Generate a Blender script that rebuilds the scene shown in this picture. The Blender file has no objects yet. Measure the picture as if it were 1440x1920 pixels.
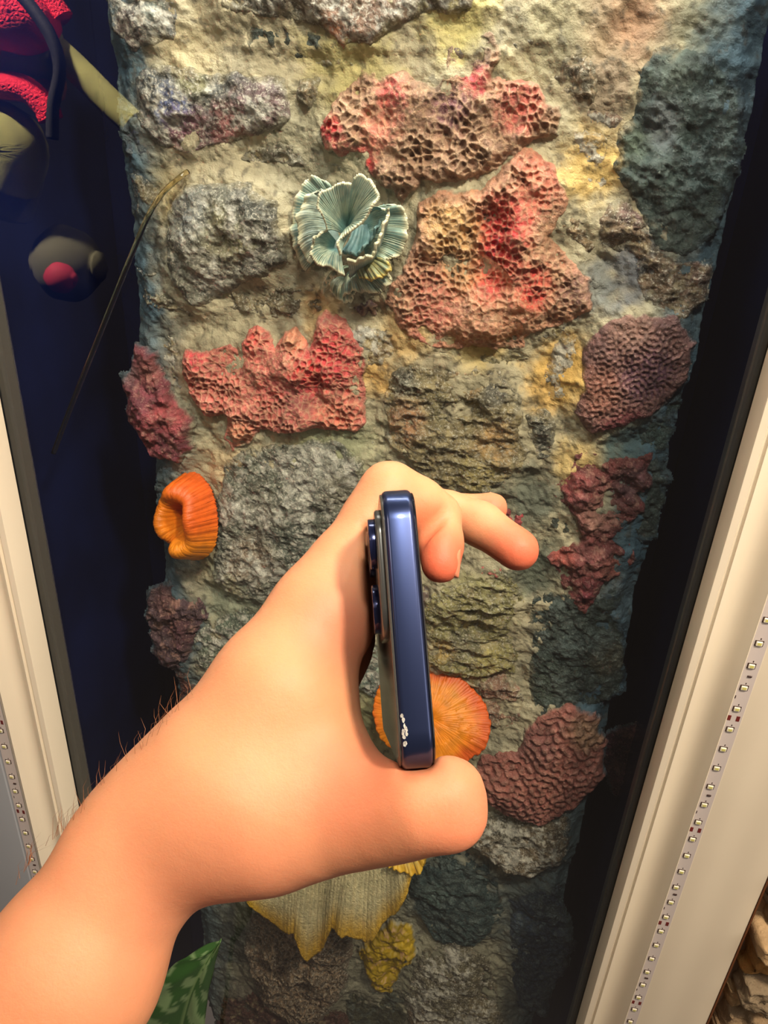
import bpy, bmesh, math, random
import numpy as np
from mathutils import Matrix, Vector
random.seed(7)
SC = bpy.context.scene
COL = SC.collection

# ------------------------------------------------------------------ camera
FPX = 1443.0
PITCH, YAW, ROLL = (math.radians(a) for a in (27.7, 9.0, 3.1))
CF = np.array([-math.sin(YAW)*math.cos(PITCH), math.cos(YAW)*math.cos(PITCH), -math.sin(PITCH)])
_r0 = np.array([math.cos(YAW), math.sin(YAW), 0.0]); _u0 = np.cross(_r0, CF)
CR = math.cos(ROLL)*_r0 + math.sin(ROLL)*_u0
CU = math.cos(ROLL)*_u0 - math.sin(ROLL)*_r0
ZC = 1.5                                   # camera height above the floor
CAMPOS = np.array([0.0, 0.0, ZC])
cam = bpy.data.cameras.new('camera'); camo = bpy.data.objects.new('camera', cam); COL.objects.link(camo)
cam.sensor_fit = 'HORIZONTAL'; cam.sensor_width = 36.0; cam.lens = FPX/1440*36
cam.clip_start = 0.01; cam.clip_end = 50
m = Matrix.Identity(4)
for i in range(3):
    m[i][0] = CR[i]; m[i][1] = CU[i]; m[i][2] = -CF[i]; m[i][3] = CAMPOS[i]
camo.matrix_world = m
SC.camera = camo

def at(px, py, Y):
    """point of the vertical plane Y that the photograph shows at px, py"""
    d = CF + (px-720)/FPX*CR - (py-960)/FPX*CU
    return CAMPOS + d*(Y/d[1])
def cs(px, py, depth):
    """point at a distance along the optical axis"""
    return CAMPOS + depth*(CF + (px-720)/FPX*CR - (py-960)/FPX*CU)

# ------------------------------------------------------------------ light
SC.view_settings.view_transform = 'Standard'; SC.view_settings.look = 'None'
SC.view_settings.gamma = 1.0; SC.view_settings.use_curve_mapping = False
SC.view_settings.exposure = 0.0
w = bpy.data.worlds.new('room'); SC.world = w; w.use_nodes = True
w.node_tree.nodes['Background'].inputs[0].default_value = (0.80, 0.62, 0.52, 1)
w.node_tree.nodes['Background'].inputs[1].default_value = 0.12
def area(name, loc, target, size, power, color, size_y=None):
    l = bpy.data.lights.new(name, 'AREA'); l.energy = power; l.color = color; l.size = size
    if size_y: l.shape = 'RECTANGLE'; l.size_y = size_y
    o = bpy.data.objects.new(name, l); COL.objects.link(o); o.location = loc
    o.rotation_euler = (Vector(target)-Vector(loc)).to_track_quat('-Z', 'Y').to_euler()
    return o
# warm ceiling lamps of the room, above and behind the photographer
area('ceiling_lamp', (0.50, -0.22, ZC+0.95), (0.0, 0.40, ZC-0.22), 0.12, 24.0, (1.0, 0.79, 0.58))
area('ceiling_lamp', (-0.85, -0.70, ZC+0.9), (-0.2, 0.2, ZC-0.35), 0.30, 4.0, (1.0, 0.76, 0.56))
# the aquarium's own lamp above the reef
area('tank_lamp', (-0.07, 0.447, ZC+0.30), (-0.07, 0.50, ZC-0.35), 0.36, 2.0, (1.0, 0.95, 0.86), 0.03)
area('edge_glint_panel', (1.0, -0.05, ZC+0.25), (0.0, 0.2, ZC-0.15), 0.45, 4.0, (1.0, 0.88, 0.74), 0.9)  # light panel added on the right to draw a bright line along the phone edge
# spotlight added to brighten the upper reef, no known fixture
rl_ = bpy.data.lights.new('reef_fill_spot', 'SPOT'); rl_.energy = 42; rl_.color = (1.0, 0.92, 0.80); rl_.spot_size = math.radians(40); rl_.spot_blend = 1.0; rl_.shadow_soft_size = 0.06
ro_ = bpy.data.objects.new('reef_fill_spot', rl_); COL.objects.link(ro_); ro_.location = (0.12, -0.30, ZC+0.85)
ro_.rotation_euler = (Vector((-0.10, 0.50, ZC-0.19))-ro_.location).to_track_quat('-Z', 'Y').to_euler()
# spot lamp over the bystander beside the photographer
sl_ = bpy.data.lights.new('ceiling_spot', 'SPOT'); sl_.energy = 1200; sl_.color = (1.0, 0.86, 0.72); sl_.spot_size = math.radians(34); sl_.spot_blend = 0.6; sl_.shadow_soft_size = 0.05
so_ = bpy.data.objects.new('ceiling_spot', sl_); COL.objects.link(so_); so_.location = (-0.95, 0.33, ZC+0.9)
so_.rotation_euler = (Vector((-0.62, -0.12, ZC-0.02))-so_.location).to_track_quat('-Z', 'Y').to_euler()

# ------------------------------------------------------------------ helpers
def lin(c):
    c = np.asarray(c, float)/255.0
    return np.where(c <= 0.04045, c/12.92, ((c+0.055)/1.055)**2.4)
def tag(o, label=None, cat=None, group=None, kind=None):
    if label: o['label'] = label
    if cat: o['category'] = cat
    if group: o['group'] = group
    if kind: o['kind'] = kind
    return o
def empty(name, loc=(0, 0, 0)):
    o = bpy.data.objects.new(name, None); COL.objects.link(o); o.location = loc
    o.empty_display_size = 0.02
    return o
def obj(name, verts, faces, mat, parent=None, smooth=True, colors=None):
    me = bpy.data.meshes.new(name)
    verts = np.asarray(verts, dtype=np.float32)
    faces = np.asarray(faces, dtype=np.int32) if not isinstance(faces, list) or len(set(map(len, faces))) == 1 else faces
    if isinstance(faces, np.ndarray):
        n, k = faces.shape
        me.vertices.add(len(verts)); me.vertices.foreach_set('co', verts.ravel())
        me.loops.add(n*k); me.loops.foreach_set('vertex_index', faces.ravel())
        me.polygons.add(n); me.polygons.foreach_set('loop_start', np.arange(0, n*k, k, dtype=np.int32))
        me.update(calc_edges=True)
    else:
        me.from_pydata(verts.tolist(), [], faces); me.update()
    me.validate()
    if smooth: me.polygons.foreach_set('use_smooth', [True]*len(me.polygons))
    if colors is not None:
        ca = me.color_attributes.new('paint', 'FLOAT_COLOR', 'POINT')
        c4 = np.ones((len(verts), 4), dtype=np.float32); c4[:, :3] = colors
        ca.data.foreach_set('color', c4.ravel())
    me.materials.append(mat)
    o = bpy.data.objects.new(name, me); COL.objects.link(o)
    if parent is not None:
        o.parent = parent; o.matrix_parent_inverse = Matrix.Translation(-parent.location)
    return o
def bm_obj(name, bm, mat, parent=None, smooth=False):
    me = bpy.data.meshes.new(name); bm.normal_update(); bm.to_mesh(me); bm.free()
    me.materials.append(mat)
    if smooth: me.polygons.foreach_set('use_smooth', [True]*len(me.polygons))
    o = bpy.data.objects.new(name, me); COL.objects.link(o)
    if parent is not None:
        o.parent = parent; o.matrix_parent_inverse = Matrix.Translation(-parent.location)
    return o
def box(bm, c, s, bev=0.0, seg=2):
    r = bmesh.ops.create_cube(bm, size=1.0); vs = r['verts']
    bmesh.ops.scale(bm, vec=s, verts=vs); bmesh.ops.translate(bm, vec=c, verts=vs)
    if bev: bmesh.ops.bevel(bm, geom=list({e for v in vs for e in v.link_edges}), offset=bev, segments=seg, profile=0.5, affect='EDGES')
def grid_faces(nu, nv, wrap=False):
    i = np.arange(nu-1)[:, None]; j = np.arange(nv if wrap else nv-1)[None, :]; j2 = (j+1) % nv
    return np.stack([(i*nv+j), (i*nv+j2), ((i+1)*nv+j2), ((i+1)*nv+j)], -1).reshape(-1, 4)
def interp(pts, n, closed=False):
    """Catmull-Rom through pts, n samples"""
    P = np.asarray(pts, float); m_ = len(P)
    if closed: seg = m_; Q = np.vstack([P[-1], P, P[0], P[1]])
    else: seg = m_-1; Q = np.vstack([2*P[0]-P[1], P, 2*P[-1]-P[-2]])
    t = np.linspace(0, seg, n, endpoint=not closed); i = np.minimum(t.astype(int), seg-1); u = (t-i)[:, None]
    a, b, c, d = Q[i], Q[i+1], Q[i+2], Q[i+3]
    return 0.5*((2*b)+(-a+c)*u+(2*a-5*b+4*c-d)*u*u+(-a+3*b-3*c+d)*u**3)
def ss(a, b, x):
    t = np.clip((x-a)/(b-a), 0, 1); return t*t*(3-2*t)

# hashed noise, coordinates in millimetres
def _h(ix, iy, s):
    n = (ix.astype(np.int64)*374761393 + iy.astype(np.int64)*668265263 + s*1442695041) & 0xffffffff
    n = ((n ^ (n >> 13))*1274126177) & 0xffffffff
    n = ((n ^ (n >> 16))*2246822519) & 0xffffffff
    return ((n ^ (n >> 15)) & 0xffffff)/float(0xffffff)
def vn(x, y, s=0):
    ix = np.floor(x); iy = np.floor(y); fx = x-ix; fy = y-iy
    fx = fx*fx*fx*(fx*(fx*6-15)+10); fy = fy*fy*fy*(fy*(fy*6-15)+10)
    a = _h(ix, iy, s); b = _h(ix+1, iy, s); c = _h(ix, iy+1, s); d = _h(ix+1, iy+1, s)
    return (a+(b-a)*fx)*(1-fy)+(c+(d-c)*fx)*fy
def fbm(x, y, sc, oct=5, s=0, gain=0.5, ridge=False):
    x = x/sc; y = y/sc; t = 0; a = 1; n = 0
    for k in range(oct):
        v = vn(x, y, s+k*17)
        if ridge: v = 1-np.abs(2*v-1)
        t = t+a*v; n += a; a *= gain
        x, y = (x*0.8-y*0.6)*2.03+5.2, (x*0.6+y*0.8)*2.03-3.7
    return t/n
def voro(x, y, sc, s=0, jit=0.9):
    x = x/sc; y = y/sc; ix = np.floor(x); iy = np.floor(y)
    f1 = np.full(x.shape, 9.0); f2 = np.full(x.shape, 9.0); idc = np.zeros(x.shape)
    for dx in (-1, 0, 1):
        for dy in (-1, 0, 1):
            cx = ix+dx; cy = iy+dy
            qx = cx+0.5+jit*(_h(cx, cy, s)-0.5); qy = cy+0.5+jit*(_h(cx, cy, s+91)-0.5)
            d = np.hypot(qx-x, qy-y); nf = d < f1
            f2 = np.where(nf, f1, np.minimum(f2, d)); idc = np.where(nf, _h(cx, cy, s+7), idc); f1 = np.where(nf, d, f1)
    return f1, f2, idc
def labyrinth(shape, res, wave, s=0, stretch=1.0):
    r = np.random.RandomState(s); n = r.randn(*shape); Fn = np.fft.fft2(n)
    kx = np.fft.fftfreq(shape[0], res)[:, None]; ky = np.fft.fftfreq(shape[1], res)[None, :]
    k = np.hypot(kx*stretch, ky); Fn *= np.exp(-((k-1/wave)/(0.16/wave))**2)
    v = np.real(np.fft.ifft2(Fn)); return v/v.std()
def sdf_poly(x, z, P):
    P = np.asarray(P, float); d = np.full(x.shape, 1e9); ins = np.zeros(x.shape, bool)
    for i in range(len(P)):
        a = P[i-1]; b = P[i]; e = b-a; l2 = e@e+1e-12
        t = np.clip(((x-a[0])*e[0]+(z-a[1])*e[1])/l2, 0, 1)
        d = np.minimum(d, np.hypot(x-a[0]-t*e[0], z-a[1]-t*e[1]))
        c = ((a[1] > z) != (b[1] > z)) & (x < (b[0]-a[0])*(z-a[1])/(b[1]-a[1]+1e-12)+a[0])
        ins ^= c
    return np.where(ins, d, -d)

# ------------------------------------------------------------------ materials
def mat(name, color=(0.8, 0.8, 0.8), rough=0.5, metal=0.0, attr=False, spec=0.5, bump=None, sss=0.0, coat=0.0,
        speck=None, mottle=None, sssr=(0.004, 0.0015, 0.0008)):
    """bump: list of (scale per metre, strength, distance, kind)"""
    M = bpy.data.materials.new(name); M.use_nodes = True; nt = M.node_tree; N = nt.nodes; L = nt.links
    b = N['Principled BSDF']; b.inputs['Roughness'].default_value = rough; b.inputs['Metallic'].default_value = metal
    b.inputs['Specular IOR Level'].default_value = spec; b.inputs['Coat Weight'].default_value = coat
    b.inputs['Coat Roughness'].default_value = 0.08
    b.inputs['Base Color'].default_value = (*color, 1)
    tc = N.new('ShaderNodeTexCoord'); geo = N.new('ShaderNodeNewGeometry')
    src = None
    if attr:
        a = N.new('ShaderNodeVertexColor'); a.layer_name = 'paint'; src = a.outputs['Color']
    if mottle:
        sc_, lo, hi = mottle
        n = N.new('ShaderNodeTexNoise'); n.inputs['Scale'].default_value = sc_; n.inputs['Detail'].default_value = 5
        L.new(geo.outputs['Position'], n.inputs['Vector'])
        mr = N.new('ShaderNodeMapRange'); mr.inputs['From Min'].default_value = 0.3; mr.inputs['From Max'].default_value = 0.7
        mr.inputs['To Min'].default_value = lo; mr.inputs['To Max'].default_value = hi
        L.new(n.outputs['Fac'], mr.inputs['Value'])
        mx = N.new('ShaderNodeVectorMath'); mx.operation = 'SCALE'
        if src is not None: L.new(src, mx.inputs[0])
        else: mx.inputs[0].default_value = color
        L.new(mr.outputs[0], mx.inputs['Scale']); src = mx.outputs[0]
    if speck:
        sc_, th, col_ = speck
        n = N.new('ShaderNodeTexNoise'); n.inputs['Scale'].default_value = sc_; n.inputs['Detail'].default_value = 6; n.inputs['Roughness'].default_value = 0.7
        L.new(geo.outputs['Position'], n.inputs['Vector'])
        mr = N.new('ShaderNodeMapRange'); mr.inputs['From Min'].default_value = th; mr.inputs['From Max'].default_value = th+0.09
        mr.inputs['To Max'].default_value = 0.75
        L.new(n.outputs['Fac'], mr.inputs['Value'])
        mx = N.new('ShaderNodeMix'); mx.data_type = 'RGBA'; L.new(mr.outputs[0], mx.inputs[0])
        if src is not None: L.new(src, mx.inputs[6])
        else: mx.inputs[6].default_value = (*color, 1)
        mx.inputs[7].default_value = (*lin(col_), 1); src = mx.outputs[2]
    if src is not None: L.new(src, b.inputs['Base Color'])
    if sss:
        b.inputs['Subsurface Weight'].default_value = sss
        b.inputs['Subsurface Radius'].default_value = sssr; b.inputs['Subsurface Scale'].default_value = 1.0
    last = None
    for (sc_, st, di, kind) in (bump or []):
        if kind == 'voronoi':
            n = N.new('ShaderNodeTexVoronoi'); n.feature = 'DISTANCE_TO_EDGE'; out = n.outputs['Distance']
        else:
            n = N.new('ShaderNodeTexNoise'); n.inputs['Detail'].default_value = 7; n.inputs['Roughness'].default_value = 0.62; out = n.outputs['Fac']
        n.inputs['Scale'].default_value = sc_
        L.new(geo.outputs['Position'], n.inputs['Vector'])
        bp = N.new('ShaderNodeBump'); bp.inputs['Strength'].default_value = st; bp.inputs['Distance'].default_value = di
        L.new(out, bp.inputs['Height'])
        if last is not None: L.new(last, bp.inputs['Normal'])
        last = bp.outputs['Normal']
    if last is not None: L.new(last, b.inputs['Normal'])
    return M
M_MORTAR = mat('reef_mortar', attr=True, rough=0.62, spec=0.35, bump=[(200, 0.5, 0.003, 'n'), (800, 0.5, 0.001, 'n')], mottle=(60, 0.75, 1.2))
M_ROCK = mat('reef_rock', attr=True, rough=0.42, spec=0.6, bump=[(300, 1.0, 0.007, 'n'), (1000, 1.0, 0.0022, 'n')], mottle=(170, 0.42, 1.45), speck=(560, 0.52, (236, 230, 214)))
M_ROCKD = mat('reef_rock_dark', attr=True, rough=0.45, spec=0.5, bump=[(300, 1.0, 0.007, 'n'), (1000, 1.0, 0.0022, 'n')], mottle=(170, 0.5, 1.3), speck=(560, 0.58, (150, 160, 156)))
M_CRUST = mat('coral_crust', attr=True, rough=0.40, spec=0.6, bump=[(400, 1.0, 0.004, 'n'), (1200, 0.8, 0.0012, 'n')], mottle=(180, 0.6, 1.3), speck=(650, 0.57, (214, 176, 160)))
M_HONEY = mat('coral_honeycomb', attr=True, rough=0.36, spec=0.65, bump=[(600, 1.0, 0.0024, 'n'), (1500, 0.6, 0.0007, 'n')], mottle=(170, 0.6, 1.25), speck=(750, 0.56, (230, 192, 166)))
M_SOFT = mat('coral_smooth', attr=True, rough=0.45, spec=0.45, bump=[(900, 0.4, 0.0006, 'n')], mottle=(150, 0.8, 1.15))
M_PLATE = mat('coral_plate', attr=True, rough=0.5, spec=0.4, bump=[(500, 1.0, 0.003, 'n')], mottle=(260, 0.7, 1.15), speck=(420, 0.60, (120, 108, 84)))
M_SKIN = mat('skin', attr=True, rough=0.50, spec=0.35, sss=0.30, bump=[(220, 0.16, 0.0012, 'n'), (1500, 0.30, 0.0003, 'n')], mottle=(55, 0.93, 1.06))
M_NAIL = mat('fingernail', color=lin((226, 140, 108)), rough=0.3, spec=0.5, sss=0.3)
M_HAIR = mat('arm_hair', color=lin((150, 104, 74)), rough=0.45)
M_WHITE = mat('cream_lacquer', color=lin((238, 228, 206)), rough=0.30, spec=0.5, mottle=(6, 0.94, 1.04))
M_TAPE = mat('led_tape', color=lin((206, 198, 196)), rough=0.4)
M_LED = mat('led_body', color=lin((236, 232, 214)), rough=0.25)
M_PHOS = mat('led_phosphor', color=lin((206, 204, 120)), rough=0.2)
M_PAD = mat('solder_pad', color=lin((112, 42, 40)), rough=0.35)
M_CHIP = mat('dark_chip', color=lin((62, 44, 42)), rough=0.35)
M_NAVY = mat('navy_panel', color=lin((13, 22, 60)), rough=0.25, spec=0.5, mottle=(9, 0.45, 1.25))
M_BLACK = mat('black_sealant', color=lin((34, 36, 42)), rough=0.4)
M_STONE = mat('ledge_stone', attr=True, rough=0.75, bump=[(160, 0.8, 0.004, 'n'), (700, 0.5, 0.001, 'n')], mottle=(60, 0.75, 1.25))
M_GROUT = mat('tile_grout', color=lin((150, 128, 104)), rough=0.9, bump=[(500, 0.5, 0.001, 'n')])
M_BROWN = mat('brown_caulk', color=lin((112, 66, 34)), rough=0.7)

def glass_pane(name, refl):
    M = bpy.data.materials.new(name); M.use_nodes = True; nt = M.node_tree; N = nt.nodes; L = nt.links
    N.remove(N['Principled BSDF']); tr = N.new('ShaderNodeBsdfTransparent'); gl = N.new('ShaderNodeBsdfGlossy'); gl.inputs['Roughness'].default_value = 0.0
    tr.inputs[0].default_value = (0.98, 1.0, 0.99, 1)
    mx = N.new('ShaderNodeMixShader'); lw = N.new('ShaderNodeLayerWeight'); fr = N.new('ShaderNodeMath'); fr.operation = 'POWER'; L.new(lw.outputs['Facing'], fr.inputs[0]); fr.inputs[1].default_value = 4.0
    ad = N.new('ShaderNodeMath'); ad.operation = 'MULTIPLY_ADD'; ad.inputs[1].default_value = 0.6; ad.inputs[2].default_value = refl; L.new(fr.outputs[0], ad.inputs[0]); fr = ad
    L.new(fr.outputs[0], mx.inputs[0]); L.new(tr.outputs[0], mx.inputs[1]); L.new(gl.outputs[0], mx.inputs[2])
    L.new(mx.outputs[0], N['Material Output'].inputs[0]); return M

# ------------------------------------------------------------------ setting: tank shell, glass, cream frame, stone wall
XL, XR = -0.3195, 0.1285                   # inner edges of the cream frame
YF, YG, YR, YB = 0.40, 0.418, 0.500, 0.62  # frame face, glass, reef face, tank back
ZB, ZT = ZC-1.15, ZC+0.75
def struct_box(name, c, s, m_, bev=0.0):
    bm = bmesh.new(); box(bm, c, s, bev); o = bm_obj(name, bm, m_); o['kind'] = 'structure'; return o
zc, zh = (ZB+ZT)/2, ZT-ZB
aq = empty('aquarium', ((XL+XR)/2, 0.5, ZB)); tag(aq, 'tall glass-fronted aquarium with navy inner walls behind the cream frame', 'aquarium')
def aq_box(name, c, s, m_, bev=0.0):
    bm = bmesh.new(); box(bm, c, s, bev); return bm_obj(name, bm, m_, aq)
aq_box('back_panel', ((XL+XR)/2, YB+0.01, zc), (0.60, 0.02, zh), M_NAVY)
aq_box('side_panel', (XL-0.022, (YG+YB)/2+0.004, zc), (0.012, YB-YG-0.01, zh), M_NAVY)
aq_box('side_panel', (XR+0.022, (YG+YB)/2+0.004, zc), (0.012, YB-YG-0.01, zh), M_NAVY)
aq_box('front_glass', ((XL+XR)/2, YG+0.003, zc), (XR-XL+0.05, 0.0004, zh), glass_pane('aquarium_glass', 0.045))
aq_box('sealant', (XL-0.004, YG+0.012, zc), (0.016, 0.012, zh), M_BLACK, 0.002)
aq_box('sealant', (XR+0.004, YG+0.012, zc), (0.016, 0.012, zh), M_BLACK, 0.002)
# thin seam of the inner glass box seen left of the reef
aq_box('glass_seam', (-0.272, 0.575, zc), (0.006, 0.006, zh), mat('glass_seam', color=lin((60, 78, 92)), rough=0.3), 0.001)

def moulding(name, x0, sgn, prof, x_end):
    pts = [(x0+sgn*a, YF-b) for a, b in prof]
    V = []; 
    for z in (ZB, ZT): V += [(x, y, z) for x, y in pts]
    n = len(pts); Fc = [(i, i+1, n+i+1, n+i) for i in range(n-1)]
    o = obj(name, V, Fc, M_WHITE, smooth=False); o['kind'] = 'structure'
    bmx = bmesh.new(); bmx.from_mesh(o.data)
    if sgn > 0: bmesh.ops.reverse_faces(bmx, faces=bmx.faces)
    for e in bmx.edges: e.smooth = e.calc_face_angle(0) < math.radians(32)
    for f_ in bmx.faces: f_.smooth = True
    bmx.to_mesh(o.data); bmx.free(); return o
cove = [(-0.0, -0.02), (0.0, -0.001), (0.0005, 0.0), (0.0045, 0.0002), (0.0052, -0.0010), (0.0062, -0.0010), (0.0070, 0.0010)]
for k in range(13):                        # broad shallow wave of the moulding
    t = k/12; cove.append((0.0070+0.021*t, 0.0010+0.0040*t-0.0075*math.sin(math.pi*t)**1.3))
cove += [(0.0285, 0.0056), (0.0292, 0.0050), (0.0293, 0.0006), (0.0400, 0.0004)]
board = []
for k in range(15):
    t = k/14; board.append((0.0400+0.0500*t, 0.0004+0.0014*math.sin(math.pi*t)+0.0006*math.sin(3*math.pi*t)))
prof = cove+board+[(0.0905, -0.001), (0.0905, -0.02)]
moulding('trim_1', XR, 1, prof, 0)
profL = [(a if a < 0.0293 else a+0.002, b) for a, b in cove[:-1]]+[(0.0350, 0.0004)]
moulding('trim_2', XL, -1, profL, 0)
mtl = moulding('trim_4', XL, -1, [(0.0350, 0.0004), (0.0470, 0.0004), (0.0478, 0.0012), (0.062, 0.0022), (0.085, 0.0012), (0.16, 0.0), (0.16, -0.02)], 0)
mtl.data.materials[0] = mat('cool_lit_lacquer', color=lin((168, 174, 182)), rough=0.32, mottle=(6, 0.94, 1.04))  # cooler light on this board is put into its blue-grey colour

# stone cladding on the wall to the right
WX = XR+0.0905
ws = struct_box('wall_front', (WX+0.25, YF+0.030, zc), (0.50, 0.03, zh), M_GROUT)
struct_box('trim_3', (WX+0.0006, YF+0.0070, zc), (0.0012, 0.016, zh), M_BROWN)
def stone(x0, x1, z0, z1, proud, col, s):
    nx, nz = 44, max(9, int((z1-z0)/0.0012))
    u = np.linspace(0, 1, nx)[None, :]; v = np.linspace(0, 1, nz)[:, None]
    X = x0+(x1-x0)*u+0*v; Z = z0+(z1-z0)*v+0*u
    Z = Z+(vn(X*70, Z*0+s, s)-0.5)*0.003*np.where(v > 0.5, 1, -1)+0.004*(u-0.5)*((s % 3)-1)
    X = X+(vn(Z*160, X*0+s, s+3)-0.5)*0.006*(u < 0.06)
    edge = np.minimum(np.minimum(u, 1-u)*24, np.minimum(v*11, (1-v)*14)); edge = np.clip(edge, 0, 1)**0.4
    strat = fbm(X*400+s, Z*1000, 5.5, 3, s+5, ridge=True)
    Y = YF+0.016-edge*(proud+0.005*(fbm(X*1000, Z*1000, 9, 4, s)-0.5)*2*edge+0.008*(strat-0.6)*edge)
    c = np.array(lin(col))[None, :]*(0.75+0.5*fbm(X.ravel()*1000, Z.ravel()*2000, 12, 4, s+9))[:, None]
    o = obj('stone', np.stack([X, Y, Z], -1).reshape(-1, 3), grid_faces(nz, nx), M_STONE, ws, colors=c); return o
rows = [(0.020, (150, 128, 98)), (0.013, (176, 150, 116)), (0.024, (190, 160, 116)), (0.012, (126, 108, 84)), (0.016, (140, 122, 96)), (0.022, (206, 176, 134)), (0.036, (176, 130, 70)), (0.028, (150, 134, 108)), (0.018, (186, 156, 112))]
z = at(1440, 1640, YF)[2]+0.03
i = 0
while z > ZC-0.78:
    h, c = rows[i % len(rows)]
    x0 = WX+0.007+0.007*((i*37) % 5)/5; L1 = 0.07+0.05*((i*53) % 7)/7; x = x0
    while x < WX+0.16:
        stone(x, x+L1-0.0015, z-h+0.0012, z, (0.016, 0.028, 0.018, 0.010, 0.014, 0.030, 0.016, 0.024, 0.012)[i % 9], c, i*11+int(x*1000)); x += L1; L1 = 0.09
    z -= h; i += 1

# ------------------------------------------------------------------ LED tape, both sides
def led_strip(xc, tilt, label, z_lo, z_hi, phase):
    t = empty('led_strip', (xc, YF-0.0008, z_lo)); tag(t, label, 'led strip', 'LED tapes on the cream frame')
    bm = bmesh.new(); box(bm, (xc, YF-0.0008, (z_lo+z_hi)/2), (0.0098, 0.0004, z_hi-z_lo)); bm_obj('tape', bm, M_TAPE, t)
    proto = {}
    def piece(kind, loc):
        if kind not in proto:
            bm = bmesh.new(); s = {'led': (0.0036, 0.0012, 0.0030), 'resistor': (0.0026, 0.0008, 0.0013), 'solder_pad': (0.0021, 0.0003, 0.0040), 'print_mark': (0.0006, 0.0001, 0.0012)}[kind]
            box(bm, (0, 0, 0), s, min(s)*0.25, 1)
            me = bpy.data.meshes.new(kind); bm.to_mesh(me); bm.free()
            me.materials.append({'led': M_LED, 'resistor': M_CHIP, 'solder_pad': M_PAD, 'print_mark': M_CHIP}[kind])
            proto[kind] = me
            if kind == 'led':
                bm = bmesh.new(); box(bm, (0, -0.0006, 0), (0.0022, 0.0002, 0.0017)); mp = bpy.data.meshes.new('phosphor'); bm.to_mesh(mp); bm.free(); mp.materials.append(M_PHOS); proto['ph'] = mp
                bm = bmesh.new(); box(bm, (0, 0.0004, 0), (0.0048, 0.0004, 0.0038)); mp = bpy.data.meshes.new('led_base'); bm.to_mesh(mp); bm.free(); mp.materials.append(M_CHIP); proto['lb'] = mp
        o = bpy.data.objects.new(kind, proto[kind]); COL.objects.link(o); o.parent = t
        o.location = Vector(loc)-t.location
        if kind == 'led':
            for nm, k in (('phosphor', 'ph'), ('led_base', 'lb')):
                q = bpy.data.objects.new(nm, proto[k]); COL.objects.link(q); q.parent = o
    z = z_hi-phase; k = 0
    while z > z_lo:
        yy = YF-0.0013
        piece('led', (xc, yy-0.0003, z)); piece('print_mark', (xc+0.0004, YF-0.00105, z+0.0031))
        if k % 6 == 2: piece('resistor', (xc+0.001, yy, z-0.0078))
        if k % 6 == 3: piece('print_mark', (xc-0.003, YF-0.00105, z-0.0085)); piece('print_mark', (xc-0.003, YF-0.00105, z-0.0073))
        if k % 6 == 4:
            piece('solder_pad', (xc-0.0026, YF-0.00105, z-0.0078)); piece('solder_pad', (xc+0.0026, YF-0.00105, z-0.0078))
        z -= 0.01667; k += 1
    return t
led_strip(XR+0.0344, 0, 'strip of small square LEDs on the cream frame right of the glass', ZC-0.76, ZC-0.15, 0.0)
led_strip(XL-0.0400, 0, 'strip of small LEDs on the cool-lit board left of the glass, above the forearm', ZC-0.70, ZC-0.36, 0.006)

# ------------------------------------------------------------------ artificial reef
def xz(px, py, Y=YR):
    q = at(px, py, Y); return np.array([q[0]*1000, q[2]*1000])
ZTOP, ZBOT = (ZC+0.075)*1000, (ZC-0.975)*1000
SW = dict(x0=-275.0, z0=ZTOP+15, step=2.0)
SW['f'] = np.zeros((int((SW['z0']-ZBOT+20)/2), 205))
def add_swell(P, H, reach=22):
    f_ = SW['f']; X, Z = np.meshgrid(SW['x0']+2.0*np.arange(f_.shape[1]), SW['z0']-2.0*np.arange(f_.shape[0]))
    sel = (X > P[:, 0].min()-reach-2) & (X < P[:, 0].max()+reach+2) & (Z > P[:, 1].min()-reach-2) & (Z < P[:, 1].max()+reach+2)
    d = sdf_poly(X[sel], Z[sel], P); f_[sel] = np.maximum(f_[sel], H*ss(-reach, 6, d))
def SWELL(x, z):
    f_ = SW['f']; u = np.clip((x-SW['x0'])/2, 0, f_.shape[1]-1.01); v = np.clip((SW['z0']-z)/2, 0, f_.shape[0]-1.01)
    i = u.astype(int); j = v.astype(int); a = u-i; b = v-j
    return (f_[j, i]*(1-a)+f_[j, i+1]*a)*(1-b)+(f_[j+1, i]*(1-a)+f_[j+1, i+1]*a)*b
def base_h(x, z):
    """height of the mortar bed in mm"""
    b = SWELL(x, z)
    return b+9*(fbm(x, z, 60, 3, 11)-0.5)+6*(fbm(x, z, 22, 4, 12, ridge=True)-0.6)+3.6*(fbm(x+3*z*0.2, z, 8, 5, 13, 0.6)-0.5)+1.8*(fbm(x, z, 3.2, 3, 14, ridge=True)-0.5)
def paint(x, z, base, splats, s=0, wob=0.9, edge=False):
    c = np.tile(lin(base), (x.size, 1)); X = x.ravel(); Zz = z.ravel(); n = 0.6*fbm(X, Zz, 18, 3, 71+s)+0.7*fbm(X, Zz, 6, 4, 72+s)-0.65
    for (px, py, r, rgb, st) in splats:
        q = xz(px, py); dep = (np.array([q[0]/1000, YR, q[1]/1000])-CAMPOS)@CF; rm = r*dep/FPX*1000
        d = np.hypot(X-q[0], (Zz-q[1])*0.9)/rm; mk = st*ss(1.15, 0.35, d+wob*n)
        c = c*(1-mk[:, None])+lin(rgb)[None]*mk[:, None]
    if edge:                               # blue-grey airbrushing along both sides of the panel
        e = np.minimum(X+262, 112-X)+18*n; mk = 0.9*ss(46, 8, e)[:, None]; c = c*(1-mk)+lin((62, 88, 104))*mk
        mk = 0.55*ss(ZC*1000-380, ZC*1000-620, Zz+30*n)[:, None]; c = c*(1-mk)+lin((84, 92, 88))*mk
    return c
reef = empty('artificial_reef', (-0.075, 0.56, ZBOT/1000))
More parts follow.
